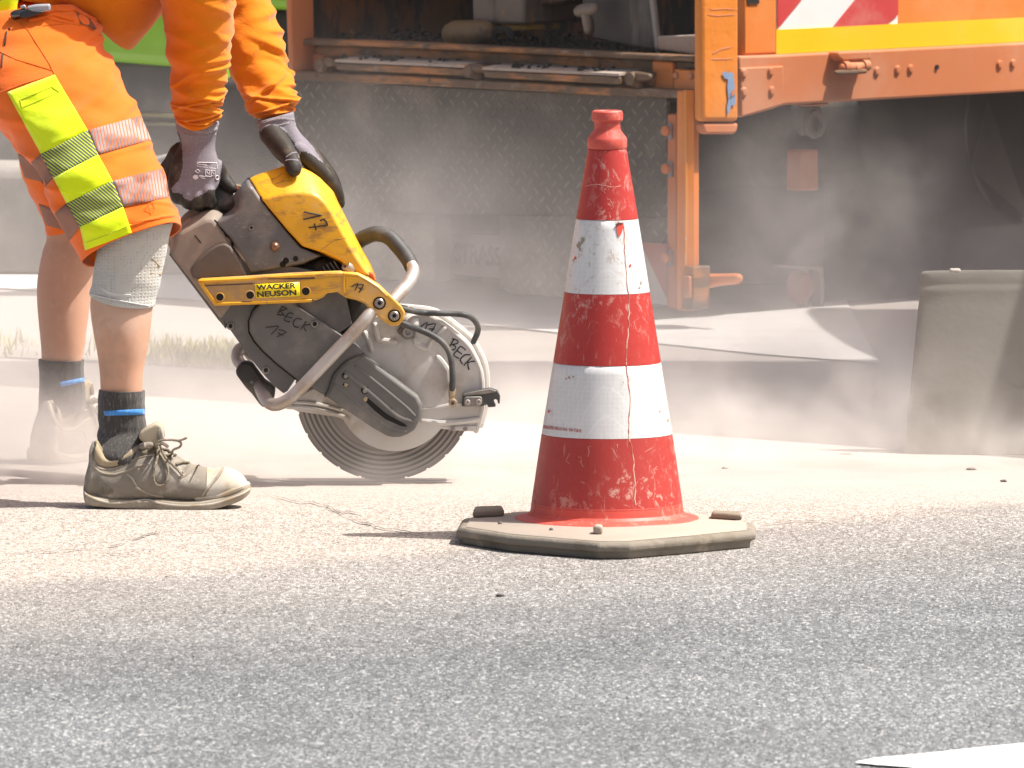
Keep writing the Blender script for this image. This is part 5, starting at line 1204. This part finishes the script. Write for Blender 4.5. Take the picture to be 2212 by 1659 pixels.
rear_slab('motor_bracket', P('E', (560, 45), (595, 45), (595, 150), (562, 150)), -.2, .04, BROWNM)
gate = rear_slab('chute_plate', P('E', (895, -160), (1380, -160), (1402, 0), (1440, 352), (1400, 350), (1120, 300), (965, 268), (985, 215), (980, 140), (905, 60)), -.05, .03, DSTEEL, b=.004)
mobj('chute_handle', *tube([RP(p, .0) for p in P('E', (885, 80), (930, 68), (985, 62))], [.015, .016, .014], 10), BROWNM, gate)
mobj('chute_handle', *tube([RP(p, .0) for p in P('E', (930, 90), (940, 150), (945, 215))], [.012, .013, .010], 10), BROWNM, gate)
mobj('chute_edge', *tube([RP(p, -.03) for p in P('E', (1384, -160), (1404, 0), (1442, 345))], .009, 8), worn('scraped_steel_edge', (.26, .25, .24), .4, .6, .2, 20), gate)
rear_slab('floor_plate', P('E', (1432, 255), (1705, 245), (1705, 385), (1440, 352)), -.02, .01, LEDGE)
# checker-plate flaps
rear_slab('tread_plate_apron', [(600, 172), (1074, 196), (1440, 212), (1440, 470), (1075, 462), (970, 462), (600, 455)], .05, .012, CHK, b=0)
rear_slab('tread_plate_flap', [(600, 456), (972, 463), (972, 596), (960, 608), (870, 606), (600, 590)], .062, .012, CHK, b=.003)
rear_slab('tread_plate_flap', [(1078, 463), (1440, 471), (1440, 662), (1240, 644), (1100, 634), (1078, 620)], .062, .012, CHK, b=.003)
rear_slab('flap_edge', [(936, 462), (972, 463), (972, 604), (940, 606)], .075, .012, UNDER, b=.003)
board = rear_slab('name_board', [(900, 500), (1120, 510), (1120, 604), (900, 586)], -.12, .02, worn('dusty_pale_board', (.40, .37, .345), .85, 0, .1, 6), b=.003)
bdb = bvh_of(board)
text_on('board_lettering', '\u00b7STRASSE', [(975, 523), (1098, 535), (1098, 578), (975, 566)], bdb, worn('dark_board_letters', (.10, .09, .085), .8, 0, .2, 10, bump=None), board, .003, bold=.03)
patch('board_stripe', [(975, 504), (1100, 511), (1100, 516), (975, 509)], bdb, GRYD, board, .003)
# hinge frame of the right-hand flap
fr = rear_slab('flap_frame', [(1441, 246), (1461, 247), (1461, 668), (1441, 664)], .085, .03, ORD)
rear_slab('frame_channel', [(1461, 196), (1480, 196), (1480, 672), (1461, 670)], .10, .05, ORP, fr)
mobj('frame_edge', *ext([RP(p, .10) + N1 * 0 for p in [(1480, 195), (1480, 574)]] + [RP((1480, 574), .10) + Vector((.021, .004, 0)), RP((1480, 195), .10) + Vector((.021, .004, 0))], -N2 * .006), ORB, fr, smooth=False)
rear_slab('frame_socket', [(1468, 576), (1498, 576), (1496, 668), (1470, 672)], .10, .06, BEAMM, fr)
rear_slab('frame_tab', [(1475, 596), (1489, 596), (1489, 644), (1475, 644)], .112, .01, ORD, fr)
mobj('frame_line', *tube([RP(p, .104) for p in [(1481, 196), (1482, 400), (1481, 572)]], .0025, 6), worn('chipped_white_edge', (.6, .6, .62), .6, 0, .3, 30, [((.7, .28, .04), 24, .40, .46, .98, (1, 1, .4))]), fr)
for v in (282, 364, 556):
    mobj('frame_bolt', *lathe([(0, .02), (.012, .016), (.014, .0)], RP((1445, v), .085), N1, 12), ORD, fr)
    mobj('frame_bolt_plate', *ext([RP(p, .088) for p in [(1444, v - 16), (1453, v - 14), (1453, v + 18), (1446, v + 20)]], N1 * .004), worn('bare_blue_steel', (.22, .24, .27), .5, .3, .2, 30), fr)
rear_slab('warning_board', [(1384, 524), (1441, 528), (1441, 660), (1384, 654)], .082, .008, GRYD, b=.002)
mobj('warning_stripe', *ext([RP(p, .092) for p in [(1384, 524), (1441, 528), (1441, 645), (1406, 570)]], N1 * .002), REDD, truck, smooth=False)
# corner column and side
cm = worn('dented_orange_column', (.68, .22, .03), .45, 0, .10, 6, [((.72, .31, .10), 4, .5, .72, .5), ((.42, .2, .1), 30, .66, .74, .6)], (.5, 9, .012), .4)
pk = [SP(p, .10) for p in [(1516, -240), (1597, -240), (1598, 263), (1516, 263)]]
col = bev(mobj('corner_column', *ext(pk, -N2 * .03), cm, truck), .012, 3)
kp2 = [SP(p, .094) for p in [(1519, 266), (1596, 266), (1593, 286), (1586, 290), (1528, 290), (1521, 284)]]
bev(mobj('column_cap', *ext(kp2, -N2 * .028), ORD, col), .006)
cbh = bvh_of(col)
patch('chipped_paint', P('T', (745, 352), (762, 345), (775, 356), (790, 348), (800, 358), (828, 350), (830, 470), (822, 490), (812, 480), (806, 515), (790, 508), (782, 540), (772, 560), (768, 520), (776, 480), (770, 420), (774, 385), (755, 378)), cbh, BLUEC, col, .003)
patch('chipped_paint', P('T', (790, 440), (806, 430), (812, 452), (800, 462), (788, 472)), cbh, ORD, col, .005)
strokes('dent_line', [P('T', (650, 292), (700, 288), (760, 288), (825, 280)), P('T', (700, 262), (740, 240), (790, 228), (826, 222)), P('T', (655, 40), (700, 48), (760, 44), (820, 50)), P('T', (654, 70), (720, 78), (800, 72))], .003, cbh, ORD, col, -.0015, k=1)
side_slab('door_gap', P('T', (828, -540), (852, -540), (852, 270), (832, 270)), .0, .05, UNDER, b=0)
sp1 = side_slab('side_panel', P('T', (852, -540), (1015, -540), (1012, 262), (852, 270)), .03, .05, ORP, b=.006)
side_slab('panel_window', P('T', (872, -14), (928, -14), (928, 16), (918, 19), (880, 19), (872, 14)), .0335, .004, UNDER, sp1, b=0)
side_slab('side_wall', P('T', (1012, -540), (2600, -540), (2600, 190), (1012, 262)), .015, .05, ORP, b=.004)
wb = side_slab('warning_board', [(1679, -200), (1939, -200), (1939, 53), (1677, 64)], .022, .008, WHTW, b=0)
for q in (P('T', (1015, -280), (1200, -280), (1145, -20), (1130, 0), (1015, 140)), P('T', (1390, 0), (1420, -40), (1600, -280), (1600, 70), (1545, 120), (1280, 135))):
    mobj('warning_stripe', *ext([SP(p, .024) for p in q], N2 * .0015), REDW, wb, smooth=False)
side_slab('reflective_stripe', P('T', (1010, 145), (2600, 66), (2600, 182), (1010, 262)), .026, .006, YELR, b=0)
rail = side_slab('side_rail', P('T', (832, 272), (1010, 266), (2600, 186), (2600, 422), (1055, 510), (960, 540), (838, 572)), .045, .10, ORD, b=.006)
side_slab('rail_plate', P('T', (840, 330), (1046, 320), (1046, 505), (960, 532), (842, 566)), .052, .01, ORD, rail, b=.003)
for p in P('T', (855, 355), (985, 345), (855, 445), (990, 440), (1500, 345), (1600, 338), (1663, 334), (2095, 313), (2160, 308)):
    mobj('rail_bolt', *lathe([(0, .0045), (.008, .004), (.0105, .001), (.0115, -.004)], SP(p, .054 if p[0] < 1695 else .047), N2, 14), ORD, rail)
mobj('rail_hole', *lathe([(0, .002), (.006, .002), (.006, -.002)], SP(P('T', (1790, 326))[0], .047), N2, 12), HOLE, rail)
lb = side_slab('latch', P('T', (1312, 252), (1470, 244), (1473, 290), (1335, 298), (1310, 280)), .075, .05, ORD, rail, b=.005)
mobj('latch_pin', *tube([SP(p, .075) for p in P('T', (1335, 328), (1380, 326), (1440, 320))], [.011, .012, .010], 12), ORD, lb)
mobj('latch_pin', *tube([SP(p, .085) for p in P('T', (1300, 352), (1380, 350), (1440, 345))], .006, 8), BEAMM, lb)
for p in P('T', (1345, 325), (1395, 330), (1440, 318)): mobj('latch_ring', *lathe([(.014, -.009), (.014, .009), (.009, .012)], SP(p, .075), E2, 14), ORD, lb)
# under the frame
tbox('chassis', .30, 2.2, .35, 7.0, .30, zr(1508, 250), UNDER, bw=.02)
tbox('underrun_box', .55, 2.1, .40, 7.0, .03, .34, UNDER, bw=.02)
side_slab('mud_flap', P('T', (1265, 560), (2600, 500), (2600, 1560), (1270, 1520)), -.30, .02, UNDER, b=.004)
side_slab('frame_bracket', P('T', (1170, 508), (1262, 500), (1262, 512), (1172, 516)), -.02, .05, ORD, b=.003)
bk = side_slab('lamp_bracket', P('T', (1138, 520), (1228, 516), (1228, 658), (1150, 660), (1138, 640)), -.10, .02, worn('dusty_grey_bracket', (.15, .14, .13), .8), b=.003)
mobj('bracket_ring', *lathe([(.018, 0), (.018, .008), (.034, .008), (.036, 0)], SP(P('T', (1195, 602))[0], -.10), N2, 20), worn('grey_ring', (.17, .155, .14), .7), bk)
side_slab('support_leg', P('T', (1132, 727), (1215, 724), (1216, 924), (1130, 926)), -.12, .05, ORD, b=.004)
tl = side_slab('tail_lamp_frame', P('T', (1040, 1285), (1242, 1295), (1242, 1500), (1225, 1500), (1225, 1312), (1170, 1308), (1165, 1500), (1150, 1500), (1150, 1305), (1040, 1298)), -.20, .03, worn('dusty_lamp_frame', (.30, .26, .23), .8), b=.003)
mobj('tail_lamp', *lathe([(0, .03), (.03, .026), (.042, .012), (.044, 0), (0, -.01)], SP(P('T', (1115, 1392))[0], -.22), N2, 24), TRED, tl)
mobj('crank_lever', *tube([RP(p, .02) for p in P('T', (600, 1368), (650, 1366), (730, 1358), (822, 1352))], [.030, .021, .015, .013], 12, flat=(E1, .5)), ORP, truck)
mobj('lever_hub', *lathe([(0, .03), (.015, .03), (.032, .02), (.032, -.02), (0, -.02)], RP(P('T', (618, 1366))[0], .02), N1, 20), ORP, truck)
# wheel in the dark under the rail
def wheel(c, ax, r, w, par):
    ty = mobj('tyre', *lathe([(r * .58, -w / 2), (r * .9, -w / 2), (r * .97, -w * .42), (r, -w * .3), (r, w * .3), (r * .97, w * .42), (r * .9, w / 2), (r * .58, w / 2)], c, ax, 48), worn('dusty_tyre', (.03, .028, .027), .9, 0, .3, 10), par)
    mobj('rim', *lathe([(0, w * .2), (r * .25, w * .25), (r * .3, w * .1), (r * .5, w * .12), (r * .58, w * .4), (r * .6, w * .5)], c, ax, 32), worn('dusty_rim', (.10, .09, .085), .7), ty)
wheel(loc3(.25, 1.35, .44), N2, .44, .28, truck); wheel(loc3(1.9, 1.35, .44), N1 * 0 - N2, .44, .28, truck)
wheel(loc3(.25, 5.4, .44), N2, .44, .28, truck); wheel(loc3(1.9, 5.4, .44), -N2, .44, .28, truck)
tbox('cab', .05, 2.15, 6.2, 7.9, .5, 1.15, ORP, bw=.05)

# ------------------------------------------------------------------ tub, lime vehicle
YTB = GR(2050, 980).y
TUBM = worn('dusty_grey_plastic_tub', (.245, .228, .20), .85, 0, .12, 5, [((.31, .29, .26), 4, .45, .75, .5, (.7, .7, 1.8)), ((.15, .135, .115), 14, .62, .75, .5, (.7, .7, 1.6)), ((.36, .33, .29), 60, .66, .74, .5)], (.25, 60, .002), .2)
tc = W(2180, 980, YTB); tc.z = 0
tub = empty('mortar_tub', tc, 'dust-coated grey tub with a ribbed rim, leaning back at the right edge', 'tub')
def tr_(v, wd): return W(2180, v, YTB).z, (W(2180 + wd, v, YTB) - W(2180, v, YTB)).length
prof = []
for v, wd in ((984, 225), (975, 226), (800, 209), (660, 195), (636, 191), (633, 194), (622, 193), (618, 189), (612, 188), (609, 192), (592, 190), (586, 187), (584, 182), (588, 176), (640, 172)):
    z, r = tr_(v, wd); prof.append((r, z))
def lean(v): return [Vector((x.x, tc.y + (x.y - tc.y) * .13 * math.cos(R(11)) + x.z * math.sin(R(11)), x.z * math.cos(R(11)) - (x.y - tc.y) * .13 * math.sin(R(11)))) for x in v]
v, f = lathe(prof, tc, n=64); mobj('tub_body', lean(v), f, TUBM, tub, ang=50)
z, r = tr_(588, 178)
v, f = lathe([(r, z - .02), (r * .5, z - .01), (0, z - .012)], tc, n=40); mobj('tub_content', lean(v), f, worn('dark_tub_content', (.07, .065, .06), .9), tub)
c = W(2062, 581, YTB)
o = bev(mobj('cement_lump', *box(c + Vector((0, -.02, -.002)), (.022, .03, .008)), PEBD, loc=c), .003, 2)
tag(o, 'small pale lump lying on the rim of the grey tub', 'lump')

LIMEP = worn('lime_green_vehicle_paint', (.165, .35, .004), .35, 0, .08, 4, [((.22, .45, .02), 4, .5, .7, .4)], (.04, 30, .001), .5)
YV = 23.5
gv_ = empty('lime_green_vehicle', (W(300, 400, YV).x, YV, 0), 'lime green vehicle with dark underside parked far behind the worker', 'vehicle')
slab('body_panel', [(-260, -260), (420, -260), (420, 146), (360, 144), (240, 134), (100, 132), (-260, 130)], YV, .9, LIMEP, gv_, .03, 3)
slab('rear_panel', [(420, -260), (640, -260), (640, 22), (583, 21), (420, 18)], YV + .05, .7, LIMEP, gv_, .03, 3)
slab('lower_body', [(420, 18), (640, 22), (640, 152), (420, 148)], YV + .12, .5, UNDER, gv_, .02)
slab('skirt', [(-260, 130), (100, 132), (240, 135), (640, 147), (640, 262), (-260, 250)], YV + .06, .6, worn('dusty_dark_skirt', (.055, .052, .055), .7, 0, .3, 4, [((.16, .14, .12), 4, .5, .7, .6)]), gv_, .01)
slab('post', [(484, 140), (494, 140), (496, 272), (483, 276)], YV - .15, .12, LIMEP, gv_, .006)
slab('yellow_strip', [(280, 243), (440, 249), (440, 256), (280, 251)], YV + .05, .02, worn('dusty_yellow_strip', (.15, .135, .05), .8), gv_, .002)
slab('yellow_strip', [(260, 262), (420, 268), (420, 274), (260, 268)], YV + .05, .02, worn('dusty_yellow_strip_low', (.12, .11, .05), .8), gv_, .002)
wheel(W(180, 330, YV + .2), TOC, .30, .25, gv_); wheel(W(600, 345, YV + .2), TOC, .30, .25, gv_)
# added grey barrier for the dusty shade under the green vehicle
BACKD = worn('hazed_shade_grey', (.20, .185, .17), .9, 0, .2, 4, [((.34, .31, .28), 4, .45, .7, .6), ((.12, .11, .10), 8, .6, .75, .5)], (.3, 30, .004), .2)
YW = 21.6
wl = slab('shade_backdrop', [(-700, 352), (90, 362), (330, 352), (420, 330), (420, 612), (-700, 570)], YW, .35, BACKD, None, .03, 3, loc=(W(100, 570, YW).x, YW, 0))
tag(wl, 'added grey barrier wall behind the worker', 'backdrop')

# unseen van added on the right to cast the shade band on the road
VW = worn('white_van_paint', (.75, .75, .74), .4, 0, .05, 3, bump=None)
vx, vy0, vy1 = 1.62, GR(1960, 985).y, GR(1890, 792).y
van = empty('shade_van', (vx + 1.1, (vy0 + vy1) / 2, 0), 'added white van, out of view on the right, that shades the road', 'van')
bev(mobj('shade_box', *ext([Vector((vx, y, z)) for y, z in ((16.32, .42), (16.45, .95), (18.22, 5.0), (vy1, 5.0), (vy1, .42))], (2.2, 0, 0)), VW, van), .04, 3)  # height and leaning front shaped for the slanted edge of the shade
mobj('lower_skirt', *box((vx + 1.1, (vy0 + vy1) / 2 + .7, .3), (2.0, vy1 - vy0 + 1.2, .35)), UNDER, van)
hp = [(vy1 - .1, .3), (vy1 - .1, 1.50), (vy1 + .15, 1.56), (vy1 + .5, 1.64), (vy1 + 1.0, 1.71), (vy1 + 1.5, 1.74), (vy1 + 1.66, 1.72), (vy1 + 1.7, .3)]  # rising profile shaped to bound the sunlit patch on its right
bev(mobj('shade_low_box', *ext([Vector((vx + .1, y, z)) for y, z in hp], (2.0, 0, 0)), VW, van), .05, 3)
for y in (vy0 + .5, vy1 + .9):
    wheel(Vector((vx + .16, y, .38)), Vector((-1, 0, 0)), .38, .24, van); wheel(Vector((vx + 2.04, y, .38)), Vector((1, 0, 0)), .38, .24, van)

# ------------------------------------------------------------------ dust in the air
PUFFS = [(790, 360, 18.5, .20, .5, .17, .16), (690, 550, 18.0, .32, .6, .17, .42), (960, 490, 18.3, .26, .6, .14, .34),
         (1700, 470, 18.8, .13, .5, .20, .42), (1880, 440, 18.8, .18, .5, .13, .38), (1700, 620, 18.4, .40, .6, .10, .40), (100, 430, 18.5, .38, .6, .22, .28),
         (1560, 925, 16.55, .80, .30, .08, .75), (700, 960, 16.6, .50, .30, .09, 1.5), (1050, 900, 16.7, .40, .30, .10, .8),
         (20, 960, 16.2, .34, .32, .10, 2.7), (250, 1005, 16.1, .25, .20, .05, 2.0), (820, 1032, 16.05, .20, .12, .03, 3.0), (2060, 965, 16.35, .34, .16, .07, 1.5), (1350, 945, 16.35, .40, .22, .06, 1.2)]
def dust_mat():
    g = N('airborne_dust'); o = g.obj()
    s0 = g.n('ShaderNodeSeparateXYZ'); g.l(o, s0.inputs[0]); Y0 = s0.outputs[1]; Z0 = s0.outputs[2]; X0 = s0.outputs[0]
    wc = g.noise(o, 2.6, 3, .6, 0, 'Color'); wp = g.n('ShaderNodeVectorMath', operation='MULTIPLY_ADD'); g.l(wc, wp.inputs[0])
    wp.inputs[1].default_value = (.42, .42, .30); vo = g.n('ShaderNodeVectorMath', operation='SUBTRACT'); g.l(o, vo.inputs[0]); vo.inputs[1].default_value = (.21, .21, .15)
    g.l(vo.outputs[0], wp.inputs[2]); q = wp.outputs[0]
    n2 = g.noise(o, 4.6, 3, .62, .8); p2 = g.rng(n2, .36, .64, .05, 1.75)
    tot = None
    for u, v, y, rx, ry, rz, amp in PUFFS:
        c = W(u, v, y)
        m = g.mapv(q, (1 / rx, 1 / ry, 1 / rz), (0, 0, 0), (-c.x / rx, -c.y / ry, -c.z / rz))
        d = g.n('ShaderNodeVectorMath', operation='DOT_PRODUCT'); g.l(m, d.inputs[0]); g.l(m, d.inputs[1])
        e = g.math('EXPONENT', g.math('MULTIPLY', d.outputs['Value'], -1.0))
        tot = g.math('MULTIPLY_ADD', e, amp, tot if tot is not None else 0.0)
    tot = g.math('MULTIPLY', tot, p2)
    low = g.math('EXPONENT', g.math('MULTIPLY', Z0, -8.0)); mid = g.math('EXPONENT', g.math('MULTIPLY', Z0, -3.5))
    ramp = g.math('MULTIPLY', g.rng(Y0, 15.8, 16.8), g.rng(Y0, 19.8, 19.2))
    base = g.math('MULTIPLY', g.math('ADD', g.math('MULTIPLY', low, DL), g.math('MULTIPLY', mid, DM)), g.math('MULTIPLY', ramp, p2))
    d = g.math('MULTIPLY', g.math('ADD', tot, base), g.rng(Z0, 1.45, 1.1))
    v = g.n('ShaderNodeVolumePrincipled'); v.inputs['Color'].default_value = (1, .95, .91, 1); v.inputs['Anisotropy'].default_value = .1
    g.l(d, v.inputs['Density']); g.l(v.outputs[0], g.out.inputs['Volume'])
    return g.m
DL, DM = .65, .06
mbv = MB(); mbv.add(*box((-.3, 17.6, .73), (4.2, 4.3, 1.48)))
dc = mbv.obj('dust_cloud', dust_mat(), smooth=False)
tag(dc, 'pale cloud of concrete dust drifting over the road behind the saw', 'dust', kind='stuff')

# ------------------------------------------------------------------ light, sky, camera
EL, AZ = R(59.5), R(3)                    # sun high on the right, a little towards the camera
sd = Vector((math.cos(EL) * math.cos(AZ), -math.cos(EL) * math.sin(AZ), math.sin(EL)))
sl = bpy.data.lights.new('sun', 'SUN'); sl.energy = 4.6; sl.angle = R(.53); sl.color = (1, .955, .89)
so = bpy.data.objects.new('sun', sl); COL.objects.link(so); so.rotation_euler = (-sd).to_track_quat('-Z', 'Y').to_euler(); so.location = (3, 10, 8)
wd = bpy.data.worlds.new('World'); SC.world = wd; wd.use_nodes = True; nt = wd.node_tree; nt.nodes.clear()
sk_ = nt.nodes.new('ShaderNodeTexSky'); sk_.sky_type = 'NISHITA'; sk_.sun_disc = False; sk_.sun_elevation = EL
sk_.sun_rotation = math.atan2(sd.x, sd.y); sk_.dust_density = 5; sk_.air_density = .8; sk_.ozone_density = .3
bg = nt.nodes.new('ShaderNodeBackground'); bg.inputs[1].default_value = .115
wo = nt.nodes.new('ShaderNodeOutputWorld'); mx = nt.nodes.new('ShaderNodeMix'); mx.data_type = 'RGBA'; mx.blend_type = 'MULTIPLY'; mx.inputs[0].default_value = 1; mx.inputs[7].default_value = (1, .945, .87, 1); nt.links.new(sk_.outputs[0], mx.inputs[6]); nt.links.new(mx.outputs[2], bg.inputs[0]); nt.links.new(bg.outputs[0], wo.inputs[0])
cd = bpy.data.cameras.new('camera'); cam = bpy.data.objects.new('camera', cd); COL.objects.link(cam)
cam.location = CAM; cam.rotation_euler = (math.pi / 2 - PITCH, 0, 0)
cd.sensor_fit = 'HORIZONTAL'; cd.sensor_width = 36; cd.lens = F / 2212 * 36; cd.clip_start = .5; cd.clip_end = 500
cd.dof.use_dof = True; cd.dof.focus_distance = 15.7; cd.dof.aperture_fstop = 20
SC.camera = cam
vs_ = SC.view_settings; vs_.view_transform = 'Standard'; vs_.look = 'None'; vs_.exposure = .69; vs_.gamma = 1; vs_.use_curve_mapping = False
cy = SC.cycles; cy.max_bounces = 8; cy.diffuse_bounces = 3; cy.glossy_bounces = 3; cy.volume_bounces = 2; cy.use_denoising = True; cy.denoiser = 'OPENIMAGEDENOISE'; cy.denoising_prefilter = 'ACCURATE'; cy.denoising_input_passes = 'RGB_ALBEDO_NORMAL'
cy.volume_step_rate = 2.0; cy.volume_max_steps = 128; cy.sample_clamp_indirect = 8; cy.caustics_reflective = False; cy.caustics_refractive = False
